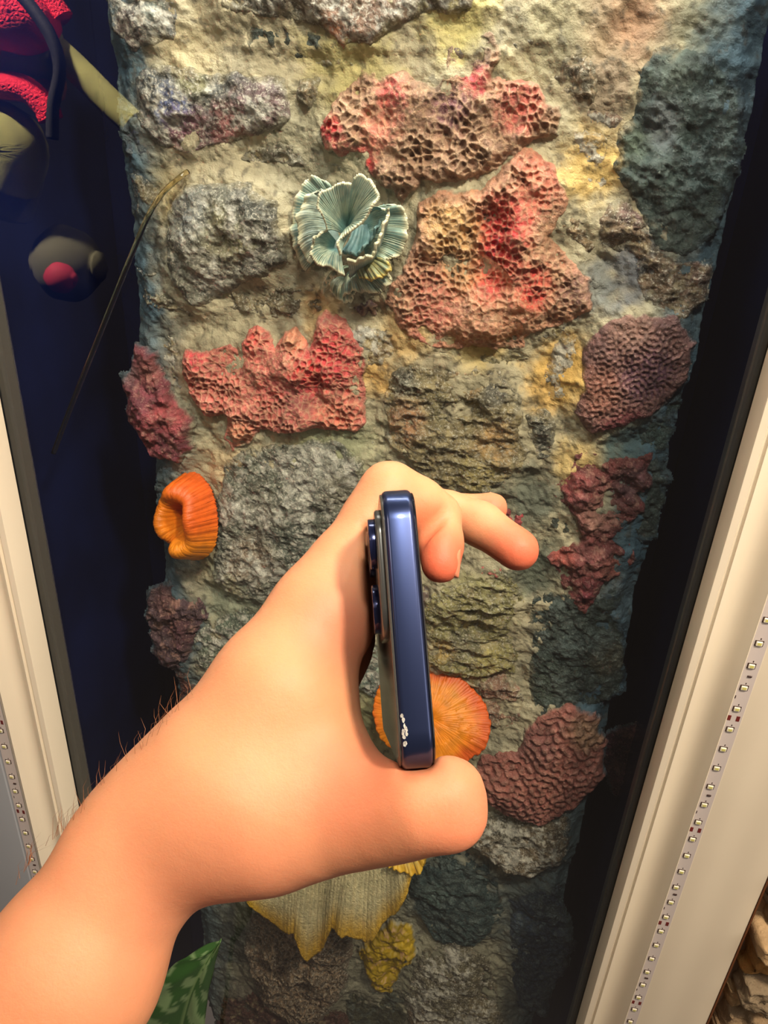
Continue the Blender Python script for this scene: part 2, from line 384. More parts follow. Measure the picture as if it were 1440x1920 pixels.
tag(reef, 'tall artificial rock reef panel of cemented stones behind the aquarium glass', 'reef')
SPL_M = [(990, 930, 75, (92, 98, 88), .9), (1010, 1060, 70, (84, 92, 82), .9), (915, 950, 50, (104, 106, 88), .8), (1080, 1170, 60, (66, 80, 78), .8), (1130, 1260, 70, (60, 74, 74), .9), (1110, 300, 75, (196, 168, 108), 1), (1060, 690, 70, (196, 160, 92), 1), (1020, 740, 40, (200, 164, 100), .9), (715, 700, 45, (196, 160, 100), .9), (600, 590, 50, (190, 160, 112), .8),
  (330, 690, 50, (180, 160, 130), .9), (430, 870, 50, (186, 164, 130), .7), (760, 620, 60, (196, 164, 110), .8), (660, 120, 110, (168, 158, 108), .9), (350, 120, 90, (170, 158, 126), .8),
  (560, 270, 90, (150, 146, 126), .8), (860, 20, 90, (178, 168, 112), .9), (1160, 60, 120, (132, 112, 90), .85), (1040, 60, 80, (136, 130, 104), .8), (1140, 180, 60, (130, 116, 100), .8), (1200, 40, 60, (150, 112, 88), .6), (300, 360, 60, (168, 150, 100), .8),
  (1080, 860, 50, (200, 172, 112), .8), (900, 640, 60, (196, 172, 110), .7), (620, 830, 110, (146, 150, 120), .9), (1190, 500, 70, (98, 104, 116), .9), (1110, 540, 60, (110, 116, 118), .8),
  (230, 300, 50, (58, 82, 100), .8), (240, 500, 50, (60, 84, 104), .8), (270, 560, 50, (66, 88, 104), .8), (240, 120, 50, (58, 84, 96), .8), (300, 1000, 70, (58, 78, 92), .9), (330, 1180, 90, (58, 72, 82), .9),
  (1300, 700, 70, (82, 92, 92), .8), (1330, 500, 70, (96, 100, 92), .6), (1200, 830, 80, (66, 88, 88), .9), (1220, 1000, 110, (50, 64, 66), .9), (1100, 1240, 120, (70, 84, 84), .9), (1370, 60, 130, (100, 100, 80), .8),
  (1330, 130, 60, (72, 92, 96), .6), (900, 1120, 70, (160, 156, 108), .8), (850, 1180, 50, (190, 166, 104), .8), (700, 1360, 90, (150, 146, 100), .8), (700, 1240, 70, (134, 148, 136), .9), (960, 160, 60, (150, 140, 100), .5),
  (450, 1120, 90, (120, 128, 112), .8), (820, 1650, 120, (70, 88, 92), .8), (1000, 1700, 140, (48, 62, 74), .9), (850, 1850, 120, (110, 104, 80), .8), (420, 1750, 90, (52, 46, 44), .9), (500, 1880, 80, (84, 60, 54), .8), (1100, 1420, 90, (60, 56, 60), .8)]
def build_bed():
  global xs
  xs = np.arange(-262, 112.5, 1.0); zs = np.arange(ZTOP, ZBOT, -1.05)
  Xg, Zg = np.meshgrid(xs, zs)
  ed = np.minimum(Xg-xs[0], xs[-1]-Xg)+3*(fbm(Xg, Zg, 20, 3, 5)-0.5)
  Hg = base_h(Xg, Zg)-9*ss(14, 0, ed)
  Xe = Xg+(3.0*(fbm(Xg*0, Zg, 28, 4, 6)-0.5)+1.2*(fbm(Xg*0, Zg, 5, 3, 8)-0.5))*1.6
  V = np.stack([Xe/1000, YR-Hg/1000, Zg/1000], -1)
  nz, nx = Xg.shape
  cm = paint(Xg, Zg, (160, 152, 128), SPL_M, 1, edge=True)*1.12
  grn = fbm(Xg.ravel(), Zg.ravel(), 10, 5, 44)
  cm = cm*(0.80+0.64*grn)[:, None]
  sp = ss(0.66, 0.74, fbm(Xg.ravel(), Zg.ravel(), 5, 5, 45)); cm = cm*(1-0.6*sp[:, None])+lin((72, 68, 60))*0.6*sp[:, None]
  V = V.reshape(-1, 3)
  # returns of the bed at both sides, back to the tank wall
  Lc = V.reshape(nz, nx, 3)[:, 0].copy(); Rc = V.reshape(nz, nx, 3)[:, -1].copy(); Lb = Lc.copy(); Rb = Rc.copy(); Lb[:, 1] = YB; Rb[:, 1] = YB
  nV = len(V); V = np.vstack([V, Lb, Rb]); j = np.arange(nz-1)
  fl = np.stack([j*nx, (j+1)*nx, nV+j+1, nV+j], -1); fr = np.stack([j*nx+nx-1, nV+nz+j, nV+nz+j+1, (j+1)*nx+nx-1], -1)
  cm = np.vstack([cm, np.tile(lin((50, 66, 78)), (2*nz, 1))])
  obj('mortar', V, np.vstack([grid_faces(nz, nx), fl, fr]), M_MORTAR, reef, colors=cm)

QUEUE = []
def patch(name, poly, H, R, mt, style, base, splats=(), **k):
    add_swell(np.array([xz(a, b, k.get('Yp', YR)) for a, b in poly]), 0.45*H)
    QUEUE.append(((name, poly, H, R, mt, style, base, splats), k)); return QUEUE[-1]
def patch_now(name, poly, H, R, mt, style, base, splats=(), res=0.85, parent=None, s=0, edge=3.4, lap=None, wave=6.0, cell=6.0, tilt=0.0, Yp=YR, lift=0.0):
    """a stone or coral: grid clipped to its outline, rising H mm with an edge of R mm out of the bed"""
    P = np.array([xz(a, b, Yp) for a, b in poly])
    x0, z0 = P.min(0)-4; x1, z1 = P.max(0)+4
    X, Z = np.meshgrid(np.arange(x0, x1, res), np.arange(z1, z0, -res))
    wx = X+edge*2*(fbm(X, Z, 9, 4, 31+s)-0.5); wz = Z+edge*2*(fbm(X, Z, 9, 4, 57+s)-0.5)
    wx = wx+6*(fbm(X, Z, 26, 2, 91+s)-0.5); wz = wz+6*(fbm(X, Z, 26, 2, 93+s)-0.5); d = sdf_poly(wx, wz, P); u = np.clip(d/R, 0, 1)
    prof_ = np.sqrt(np.clip(1-(1-u)**2, 0, 1)); msk = ss(0, 0.35, u)
    h = 0.68*H*prof_+(1.6*msk if style == 'honey' else 0)
    cc = np.ones(X.shape); hi = None
    if style == 'rock':
        h = h+msk*(0.38*H*(fbm(X, Z, 30, 3, 21+s)-0.5)*2+5.0*(fbm(X, Z, 11, 4, 22+s, ridge=True)-0.6)+2.6*(fbm(X, Z, 4, 4, 23+s)-0.5))
        hi = ss(0.49, 0.61, 0.75*fbm(X, Z, 5, 5, 29+s, 0.7)+0.3*fbm(X, Z, 24, 2, 28+s)); hc = (232, 229, 218); ha = 0.9
        if sum(base) < 300: hc = (128, 142, 140); ha = 0.5
    elif style == 'ledge':
        q = fbm(X*0.55, Z*1.5, 16, 5, 24+s, ridge=True)
        h = h+msk*(0.5*H*(fbm(X, Z, 26, 3, 21+s)-0.5)*2+7.5*(q-0.6)+3.4*(fbm(X, Z, 5, 4, 23+s, ridge=True)-0.6))
        hi = ss(0.55, 0.68, fbm(X, Z, 7, 5, 29+s, 0.65)); hc = (206, 190, 150); ha = 0.55
    elif style == 'honey':
        cx = X+1.6*(fbm(X, Z, 8, 2, 41+s)-0.5)*2; cz = Z+1.6*(fbm(X, Z, 8, 2, 42+s)-0.5)*2
        f1, f2, idc = voro(cx, cz, cell, 3+s)
        wall = ss(0.34, 0.0, f2-f1); pit = 0.2+1.3*ss(0.3, 0.7, fbm(X, Z, 22, 3, 43+s)); bowl = ss(0.0, 0.55, f1)
        h = h+msk*(0.55*H*(fbm(X, Z, 24, 3, 21+s)-0.5)*2+cell*0.36*pit*(wall*0.7+bowl*0.7-0.8)+4*(fbm(X, Z, 11, 3, 24+s, ridge=True)-0.6)+1.6*(fbm(X, Z, 3, 3, 23+s)-0.5))
        hi = wall; hc = (232, 196, 156); ha = 0.5; cc = 0.80+0.35*idc
    elif style == 'brain':
        lb = labyrinth(X.shape, res, wave, 5+s); rg = np.tanh(1.7*lb)
        h = h+msk*(wave*0.22*rg+0.18*H*(fbm(X, Z, 30, 2, 21+s)-0.5)+0.8*(fbm(X, Z, 3, 3, 23+s)-0.5))
        hi = ss(0.2, 0.9, rg); hc = (206, 160, 140); ha = 0.30
    elif style == 'crust':
        f1, f2, idc = voro(X+2*fbm(X, Z, 6, 3, 33+s), Z, cell, 9+s)
        h = h+msk*(0.7*H*(fbm(X, Z, 20, 3, 21+s)-0.5)*2+3.6*(0.55-f1)+3.4*(fbm(X, Z, 5, 4, 23+s, ridge=True)-0.6))
        hi = ss(0.56, 0.7, fbm(X, Z, 5, 5, 29+s, 0.65)); hc = (216, 168, 150); ha = 0.45; cc = 0.78+0.4*idc
    elif style == 'smooth':
        h = h+msk*(1.5*(fbm(X, Z, 12, 4, 23+s)-0.5))
    h = h+tilt*(Z-P[:, 1].mean())*msk+lift
    Yv = Yp*1000-(base_h(X, Z)*(1-0.35*msk)+h-3.2)
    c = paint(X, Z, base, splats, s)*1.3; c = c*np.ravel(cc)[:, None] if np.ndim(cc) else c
    if hi is not None:
        a = (ha*hi*msk).ravel()[:, None]; c = c*(1-a)+lin(hc)*a
    lap = (5.0 if mt in (M_ROCK, M_ROCKD) else 1.6) if lap is None else lap
    mk = ss(lap, -0.5, (d+lap*1.6*(fbm(X, Z, 8, 4, 61+s)-0.5)*2).ravel())[:, None]
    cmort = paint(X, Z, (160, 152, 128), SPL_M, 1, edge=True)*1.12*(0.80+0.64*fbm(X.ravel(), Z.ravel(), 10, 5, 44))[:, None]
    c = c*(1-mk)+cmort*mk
    keep = d > -1.5; idx = -np.ones(X.size, int); Fc = grid_faces(*X.shape)
    ok = keep.ravel()[Fc].all(1); Fc = Fc[ok]; us = np.unique(Fc); idx[us] = np.arange(len(us))
    V = np.stack([X, Yv, Z], -1).reshape(-1, 3)[us]/1000
    return obj(name, V, idx[Fc], mt, parent, colors=c[us])

G1, G2, BR, BG, DK = (116, 116, 114), (128, 124, 112), (138, 118, 98), (158, 146, 112), (70, 78, 70)
WS = (210, 206, 196); PK = (206, 104, 100); RD = (214, 44, 62); BL = (72, 88, 116)
def rock(poly, H, R, base, splats=(), style='rock', label=None, **k):
    q_ = patch('rock', poly, H, R, M_ROCKD if sum(base) < 300 else M_ROCK, style, base, splats, parent=reef, **k); q_[1]['meta'] = (label, None)
rock([(200, -20), (335, -20), (345, 40), (330, 80), (300, 98), (245, 100), (215, 60)], 13, 18, G1, [(300, 30, 40, (120, 130, 124), .8), (240, 60, 40, (110, 92, 90), .7)], s=1)
rock([(380, -30), (900, -30), (880, 25), (800, 30), (750, 52), (690, 86), (640, 98), (612, 70), (560, 42), (480, 45), (420, 20)], 15, 14, (118, 104, 88), [(650, 68, 50, (214, 140, 104), .9), (700, 20, 90, (140, 112, 96), .8), (480, 10, 70, (96, 94, 80), .8), (850, 0, 40, (150, 138, 110), .7)], s=2, label='long brownish stone slab at the top of the reef')
rock([(458, 60), (490, 42), (560, 44), (604, 62), (612, 100), (575, 114), (500, 112), (462, 95)], 9, 14, DK, [(545, 105, 14, (196, 150, 110), .8)], s=3)
rock([(262, 150), (300, 120), (345, 122), (400, 132), (470, 130), (548, 150), (558, 225), (540, 250), (480, 262), (430, 270), (360, 288), (300, 275), (255, 210)], 17, 26, (104, 106, 104), [(345, 205, 45, (88, 104, 160), .8), (370, 150, 40, (170, 164, 110), .6), (450, 255, 60, (176, 108, 108), .8), (510, 200, 60, (140, 108, 112), .8), (370, 262, 60, (160, 104, 108), .7), (290, 160, 30, (80, 86, 90), .8)], s=4, label='grey stone with blue and pink tints near the upper left edge')
rock([(215, 190), (262, 200), (290, 250), (300, 300), (262, 320), (238, 290), (222, 240)], 9, 14, (70, 80, 100), [], s=5)
rock([(240, 325), (300, 318), (330, 330), (300, 400), (255, 400)], 7, 12, (128, 120, 96), [], style='ledge', s=6)
rock([(328, 380), (360, 345), (410, 335), (470, 340), (530, 370), (548, 430), (545, 485), (510, 512), (455, 522), (410, 560), (375, 572), (335, 535), (322, 450)], 24, 38, (124, 124, 112), [(440, 430, 60, (176, 168, 120), .7), (480, 370, 60, (84, 88, 86), .7), (380, 400, 50, (150, 156, 160), .6), (420, 500, 60, (170, 166, 150), .6), (530, 420, 30, (92, 92, 92), .7)], s=7, label='big rounded grey stone left of the teal coral')
rock([(262, 505), (300, 500), (330, 535), (375, 575), (440, 540), (500, 520), (560, 520), (640, 570), (600, 600), (520, 610), (450, 590), (400, 610), (330, 590), (280, 570)], 9, 12, (136, 124, 98), [(300, 540, 50, (110, 112, 100), .7)], style='ledge', s=8)
rock([(425, 860), (470, 835), (540, 815), (640, 812), (695, 855), (690, 920), (650, 990), (560, 1090), (500, 1125), (430, 1108), (398, 1070), (412, 960)], 16, 30, (120, 124, 112), [(600, 860, 60, (186, 186, 176), .7), (500, 960, 60, (150, 146, 134), .6), (480, 1040, 60, (166, 138, 116), .6), (560, 1000, 50, (100, 112, 104), .7), (650, 900, 50, (158, 152, 134), .7), (440, 1100, 40, (190, 180, 140), .7)], s=9, label='broad grey and white speckled stone behind the raised hand')
rock([(718, 740), (735, 690), (770, 668), (800, 682), (870, 692), (940, 688), (985, 730), (975, 800), (1005, 840), (965, 880), (905, 925), (850, 930), (790, 890), (735, 835)], 15, 22, (150, 136, 100), [(770, 780, 45, (196, 146, 108), .9), (930, 820, 45, (200, 160, 108), .8), (760, 700, 35, (110, 112, 102), .9), (940, 720, 40, (110, 112, 108), .8), (900, 890, 50, (176, 160, 100), .7), (880, 700, 30, (196, 150, 116), .7), (830, 760, 40, (136, 130, 96), .6)], style='ledge', s=10, label='rough sandy and grey stone above the bent fingers')
rock([(985, 770), (1030, 760), (1050, 800), (1040, 850), (1000, 870), (990, 830)], 8, 12, (110, 110, 100), [], style='ledge', s=11)
rock([(790, 1120), (830, 1085), (900, 1070), (960, 1062), (985, 1120), (975, 1200), (960, 1270), (910, 1285), (850, 1270), (800, 1240), (800, 1180)], 14, 22, (152, 144, 96), [(920, 1230, 40, (200, 186, 120), .8), (870, 1200, 40, (130, 128, 108), .7), (930, 1090, 50, (170, 164, 116), .8), (830, 1210, 30, (196, 164, 100), .8)], style='ledge', s=12, label='yellowish wrinkled stone below the fingertips')
rock([(770, 1080), (830, 1090), (845, 1120), (820, 1150), (780, 1150)], 8, 12, (126, 106, 100), [], s=13)
rock([(1180, 130), (1215, 95), (1260, 84), (1330, 95), (1385, 150), (1392, 260), (1375, 350), (1345, 425), (1290, 480), (1235, 470), (1190, 400), (1150, 330), (1140, 270), (1180, 200)], 16, 34, (74, 90, 88), [(1240, 230, 45, (130, 138, 146), .7), (1260, 120, 50, (104, 116, 108), .7), (1180, 270, 40, (104, 120, 104), .7), (1260, 440, 50, (104, 116, 110), .6), (1340, 300, 60, (56, 76, 78), .6)], s=14, label='large blue-green stone at the upper right edge')
rock([(1110, 400), (1150, 372), (1200, 400), (1235, 470), (1300, 480), (1335, 475), (1320, 560), (1270, 600), (1210, 570), (1180, 480), (1120, 460)], 13, 20, (136, 116, 96), [(1190, 390, 40, (130, 104, 104), .8), (1300, 510, 50, (128, 100, 90), .8)], style='ledge', s=15)
rock([(1075, 210), (1130, 190), (1185, 200), (1160, 260), (1110, 240)], 7, 12, (140, 116, 100), [], s=16)
rock([(990, 1110), (1060, 1090), (1160, 1090), (1168, 1290), (1120, 1310), (1050, 1320), (1000, 1350), (985, 1250)], 13, 30, (62, 74, 70), [(1140, 1220, 45, (120, 116, 98), .7), (1060, 1200, 50, (82, 96, 96), .7), (1010, 1280, 40, (74, 86, 74), .6)], s=17, label='dark green stone between brain coral and purple crust')
rock([(890, 1270), (940, 1250), (985, 1290), (975, 1350), (935, 1378), (900, 1340)], 12, 16, (158, 122, 104), [(925, 1360, 25, (170, 160, 130), .8)], style='ledge', s=18)
rock([(985, 975), (1030, 930), (1075, 960), (1065, 1000), (1020, 1010)], 9, 14, (96, 100, 88), [], s=19)
rock([(366, 1180), (400, 1150), (470, 1125), (540, 1130), (520, 1200), (430, 1300), (372, 1245)], 12, 22, (110, 122, 108), [(400, 1240, 40, (134, 140, 120), .7)], s=20)
rock([(900, 1500), (960, 1520), (1060, 1500), (1072, 1560), (1060, 1600), (1000, 1622), (945, 1608), (900, 1580), (860, 1540)], 22, 22, (120, 106, 86), [(950, 1520, 50, (80, 80, 70), .8)], s=21, tilt=-0.1, label='brownish stone hanging under the ridged brain coral')
rock([(760, 1620), (850, 1580), (920, 1620), (950, 1700), (900, 1765), (820, 1760), (775, 1700)], 14, 30, (64, 82, 84), [(810, 1660, 40, (96, 118, 114), .7)], s=22)
rock([(790, 1770), (860, 1740), (930, 1800), (950, 1960), (760, 1960), (760, 1850)], 16, 36, (112, 106, 86), [(900, 1880, 50, (130, 118, 90), .7), (800, 1900, 50, (120, 92, 70), .7)], s=23)
rock([(950, 1680), (1040, 1640), (1080, 1760), (1020, 1900), (960, 1880)], 11, 28, (56, 68, 84), [(980, 1720, 30, (84, 104, 128), .7)], s=24)
rock([(420, 1860), (520, 1840), (640, 1880), (700, 1960), (400, 1960)], 12, 22, (96, 66, 58), [(560, 1900, 40, (120, 92, 74), .7)], style='ledge', s=25)
rock([(330, 1240), (385, 1250), (400, 1300), (360, 1350), (335, 1330)], 7, 12, (96, 60, 56), [], s=26)
rock([(640, 1180), (720, 1170), (760, 1230), (720, 1320), (660, 1290)], 9, 18, (120, 136, 128), [], s=27)
rock([(1180, 860), (1240, 840), (1260, 900), (1230, 1010), (1180, 1010)], 7, 14, (60, 74, 72), [], s=28)
rock([(560, 150), (600, 148), (604, 190), (585, 215), (562, 196)], 9, 8, (132, 124, 100), [], style='honey', cell=5, s=29)
rock([(1010, 610), (1075, 560), (1110, 590), (1060, 640), (1010, 650)], 6, 12, (168, 150, 104), [], s=30)

rock([(610, 600), (700, 600), (760, 640), (740, 680), (700, 690), (650, 640)], 8, 14, (168, 150, 112), [], s=60)
rock([(800, 655), (880, 665), (960, 650), (1000, 670), (960, 690), (860, 690)], 7, 12, (160, 150, 112), [], style='ledge', s=61)
rock([(560, 262), (640, 300), (690, 330), (640, 335), (580, 300)], 6, 12, (150, 142, 120), [(610, 320, 20, (140, 92, 92), .6)], s=62)
rock([(480, 268), (560, 262), (600, 310), (560, 330), (490, 320), (400, 330), (380, 300)], 6, 14, (140, 136, 120), [], style='ledge', s=63)
rock([(1050, 110), (1110, 90), (1120, 150), (1110, 200), (1060, 180), (1040, 150)], 9, 12, (120, 112, 92), [], style='honey', cell=6, s=64)
rock([(770, 60), (850, 52), (900, 64), (950, 60), (1030, 80), (980, 110), (930, 90), (860, 84), (800, 130), (760, 110)], 7, 12, (128, 122, 98), [], s=65)
rock([(560, 118), (640, 112), (700, 120), (660, 150), (600, 145)], 6, 12, (160, 148, 108), [], s=66)
rock([(1040, 630), (1100, 620), (1085, 700), (1070, 770), (1020, 760), (1000, 700)], 8, 18, (196, 160, 96), [], s=67, label='ochre yellow stone beside the purple brain coral')
rock([(1070, 240), (1140, 250), (1150, 330), (1130, 380), (1090, 370), (1065, 300)], 8, 18, (192, 162, 108), [], s=68)
rock([(1020, 400), (1100, 395), (1120, 460), (1090, 480), (1060, 460)], 8, 12, (130, 112, 84), [], style='honey', cell=5, s=69)
rock([(290, 620), (350, 600), (360, 640), (345, 690), (370, 745), (400, 775), (380, 800), (340, 760), (310, 700)], 6, 14, (160, 152, 120), [(320, 660, 30, (176, 154, 120), .8)], s=70)
rock([(420, 775), (430, 830), (500, 810), (540, 815), (480, 840), (430, 860), (400, 830)], 6, 12, (124, 126, 118), [], s=71)
rock([(300, 880), (330, 860), (380, 880), (420, 900), (410, 960), (400, 1050), (380, 1080), (330, 1060), (295, 980)], 6, 22, (78, 92, 98), [], s=72)
rock([(620, 800), (690, 800), (740, 830), (700, 860), (640, 815)], 6, 12, (164, 166, 138), [], s=73)
rock([(1180, 780), (1270, 740), (1270, 800), (1240, 850), (1190, 840)], 7, 18, (70, 90, 88), [], s=74)
rock([(820, 1500), (880, 1480), (920, 1520), (880, 1560), (830, 1560)], 8, 14, (76, 80, 72), [], s=75)
rock([(640, 1860), (700, 1840), (770, 1850), (760, 1940), (660, 1940)], 9, 18, (84, 84, 66), [], s=76)

def coral(name, poly, H, R, mt, style, base, splats, label, **k):
    q_ = patch(name, poly, H, R, mt, style, base, splats, **k); q_[1]['meta'] = (label, 'coral')
coral('honeycomb_coral', [(352, 648), (440, 640), (456, 665), (460, 622), (485, 608), (508, 616), (518, 645), (535, 618), (560, 606), (580, 640), (598, 590), (615, 570), (640, 580), (655, 605), (690, 640), (697, 675), (680, 700), (692, 790), (670, 806), (600, 796), (545, 812), (500, 802), (480, 832), (445, 838), (424, 815), (432, 772), (400, 772), (372, 742), (345, 692)],
  17, 14, M_HONEY, 'honey', (200, 112, 102), [(630, 660, 60, (206, 56, 72), .8), (590, 700, 40, (222, 60, 64), .9), (480, 640, 30, (222, 96, 92), .8), (560, 625, 28, (230, 150, 116), .8), (400, 720, 50, (216, 120, 112), .8), (460, 810, 40, (222, 150, 120), .8), (560, 740, 50, (150, 76, 86), .5), (520, 720, 40, (222, 110, 106), .6), (640, 780, 50, (224, 126, 104), .7), (380, 660, 24, (226, 60, 84), .8)],
  'bright red lumpy honeycomb coral at mid-height, left of centre', res=0.6, cell=4.4, s=40, edge=2.4)
coral('honeycomb_coral', [(610, 235), (600, 220), (640, 172), (690, 135), (760, 142), (822, 150), (850, 100), (880, 70), (915, 78), (940, 115), (935, 150), (1010, 145), (1040, 190), (1048, 250), (1000, 282), (955, 300), (930, 330), (860, 345), (800, 350), (760, 385), (735, 350), (700, 330), (680, 290), (640, 300), (612, 270)],
  14, 14, M_HONEY, 'honey', (166, 130, 108), [(630, 245, 30, (214, 50, 66), .9), (740, 180, 40, (216, 84, 88), .8), (720, 240, 50, (218, 130, 112), .8), (890, 150, 30, (224, 70, 86), .9), (880, 90, 45, (100, 98, 92), .9), (980, 190, 60, (212, 108, 100), .8), (850, 210, 50, (112, 66, 78), .9), (690, 300, 30, (204, 36, 52), .9), (820, 130, 40, (120, 106, 84), .8), (1020, 260, 30, (150, 124, 100), .7), (650, 270, 25, (150, 60, 60), .7)],
  'ragged pink and grey honeycomb coral above the teal coral', res=0.62, cell=5.0, s=41, edge=5.5)
coral('honeycomb_coral', [(785, 380), (830, 355), (900, 350), (945, 300), (985, 280), (1030, 300), (1060, 350), (1062, 400), (1030, 440), (1060, 470), (1110, 510), (1115, 570), (1060, 605), (1000, 620), (985, 650), (900, 655), (810, 650), (750, 610), (715, 560), (760, 510), (775, 440)],
  17, 22, M_HONEY, 'honey', (190, 138, 112), [(950, 420, 60, (226, 52, 66), .9), (930, 500, 60, (226, 66, 72), .8), (850, 430, 60, (210, 168, 112), .9), (1010, 340, 55, (222, 132, 114), .8), (1000, 540, 45, (226, 56, 60), .8), (820, 560, 60, (206, 124, 108), .8), (800, 600, 50, (200, 110, 104), .6), (1080, 540, 40, (150, 112, 104), .8), (900, 620, 60, (180, 122, 100), .7), (1040, 430, 30, (150, 110, 84), .8), (870, 500, 40, (216, 170, 120), .6)],
  'large pink and red honeycomb coral right of the teal coral', res=0.62, cell=4.2, s=42)
coral('honeycomb_coral', [(655, 575), (690, 555), (720, 560), (715, 590), (680, 600)], 9, 10, M_HONEY, 'honey', (98, 74, 78), [], 'small dark purple cup coral just under the teal coral', res=0.6, cell=7, s=43)
coral('crust_coral', [(258, 650), (292, 656), (306, 700), (332, 742), (362, 782), (364, 832), (342, 862), (285, 850), (262, 812), (240, 770), (230, 715), (250, 690)], 15, 18, M_CRUST, 'crust', (122, 58, 70), [(330, 770, 40, (176, 84, 88), .8), (250, 690, 30, (120, 100, 104), .7), (280, 800, 40, (150, 66, 74), .7), (290, 690, 30, (160, 96, 92), .7)], 'purple encrusting coral on the left edge beside the red one', res=0.8, cell=6, s=44, Yp=YR-0.004)
coral('crust_coral', [(1110, 835), (1150, 850), (1215, 845), (1222, 900), (1195, 915), (1210, 955), (1165, 990), (1190, 1040), (1160, 1075), (1122, 1095), (1095, 1160), (1068, 1120), (1040, 1060), (1025, 1030), (1060, 1010), (1090, 1005), (1062, 960), (1032, 915), (1062, 885), (1080, 850)], 15, 14, M_CRUST, 'crust', (116, 62, 62), [(1060, 900, 35, (168, 84, 84), .8), (1180, 900, 45, (100, 72, 78), .8), (1120, 960, 45, (160, 116, 106), .7), (1055, 1030, 28, (176, 90, 80), .8), (1100, 1090, 35, (112, 38, 52), .8), (1150, 1050, 35, (156, 92, 80), .7), (1090, 1150, 22, (150, 130, 110), .8)], 'dark red encrusting coral to the right of the fingertips', res=0.8, cell=7, s=45)
coral('brain_coral', [(1100, 640), (1140, 595), (1200, 568), (1270, 580), (1300, 640), (1285, 710), (1230, 765), (1170, 800), (1110, 800), (1080, 770), (1085, 700)], 22, 40, M_CRUST, 'brain', (120, 84, 82), [(1200, 690, 60, (96, 60, 84), .8), (1120, 720, 50, (160, 104, 88), .8), (1170, 790, 50, (130, 44, 62), .7), (1180, 600, 50, (150, 116, 104), .7)], 'domed purple brain coral with fine wavy ridges near the right edge', res=0.6, wave=3.4, s=46)
coral('brain_coral', [(1000, 1320), (1060, 1300), (1115, 1320), (1140, 1380), (1130, 1440), (1080, 1490), (1020, 1522), (950, 1510), (890, 1470), (880, 1430), (905, 1395), (960, 1385)], 26, 34, M_CRUST, 'brain', (156, 96, 86), [(1100, 1350, 45, (160, 132, 100), .7), (1000, 1360, 60, (104, 66, 66), .6), (980, 1500, 60, (120, 72, 72), .6)], 'domed reddish brain coral with coarse ridges beside the thumb tip', res=0.7, wave=7.0, s=47)
coral('crust_coral', [(1120, 1340), (1180, 1320), (1240, 1340), (1230, 1440), (1180, 1480), (1140, 1440)], 10, 16, M_CRUST, 'crust', (84, 44, 56), [], 'dim maroon coral low on the right tank side', res=1.0, cell=8, s=48, Yp=0.56, lift=22)
coral('crust_coral', [(285, 1095), (340, 1085), (380, 1110), (400, 1150), (370, 1180), (365, 1230), (330, 1250), (300, 1235), (290, 1190), (270, 1150)], 13, 18, M_CRUST, 'crust', (80, 60, 68), [(320, 1120, 30, (98, 64, 66), .8), (350, 1170, 40, (92, 54, 62), .7)], 'dim purple-grey coral below the orange cup', res=0.9, cell=7, s=49)
coral('crust_coral', [(940, 945), (985, 955), (995, 1000), (960, 1010), (930, 990)], 8, 10, M_CRUST, 'crust', (168, 70, 76), [], 'small red coral patch behind the upper fingertips', res=0.8, cell=5, s=50)
coral('crust_coral', [(880, 1035), (950, 1050), (940, 1075), (900, 1070)], 7, 8, M_CRUST, 'crust', (190, 110, 104), [], 'small pink coral patch just under the pointing finger', res=0.8, cell=5, s=51)
coral('cracked_coral', [(470, 1690), (520, 1670), (640, 1680), (668, 1760), (655, 1840), (610, 1895), (550, 1900), (490, 1850), (462, 1780)], 22, 40, M_ROCK, 'honey', (112, 98, 84), [(480, 1720, 50, (106, 100, 90), .7)], 'grey-brown domed coral with cracked surface at the bottom', res=0.9, cell=7, s=52)
coral('leafy_coral', [(672, 1765), (700, 1740), (735, 1712), (775, 1735), (782, 1770), (760, 1800), (735, 1845), (705, 1838), (685, 1800)], 12, 14, M_SOFT, 'crust', (142, 118, 20), [(770, 1750, 25, (176, 146, 30), .8)], 'olive yellow crinkled coral under the yellow plate coral', res=0.8, cell=9, s=53, lift=4)
coral('crust_coral', [(560, 300), (590, 302), (600, 330), (570, 338), (550, 320)], 3, 8, M_CRUST, 'crust', (140, 92, 92), [], 'faint pink patch of coral above the teal coral', res=0.9, cell=5, s=54)

build_bed()
for a_, k_ in QUEUE:
    lb_, ct_ = k_.pop('meta'); o = patch_now(*a_, **k_); tag(o, lb_, ct_)

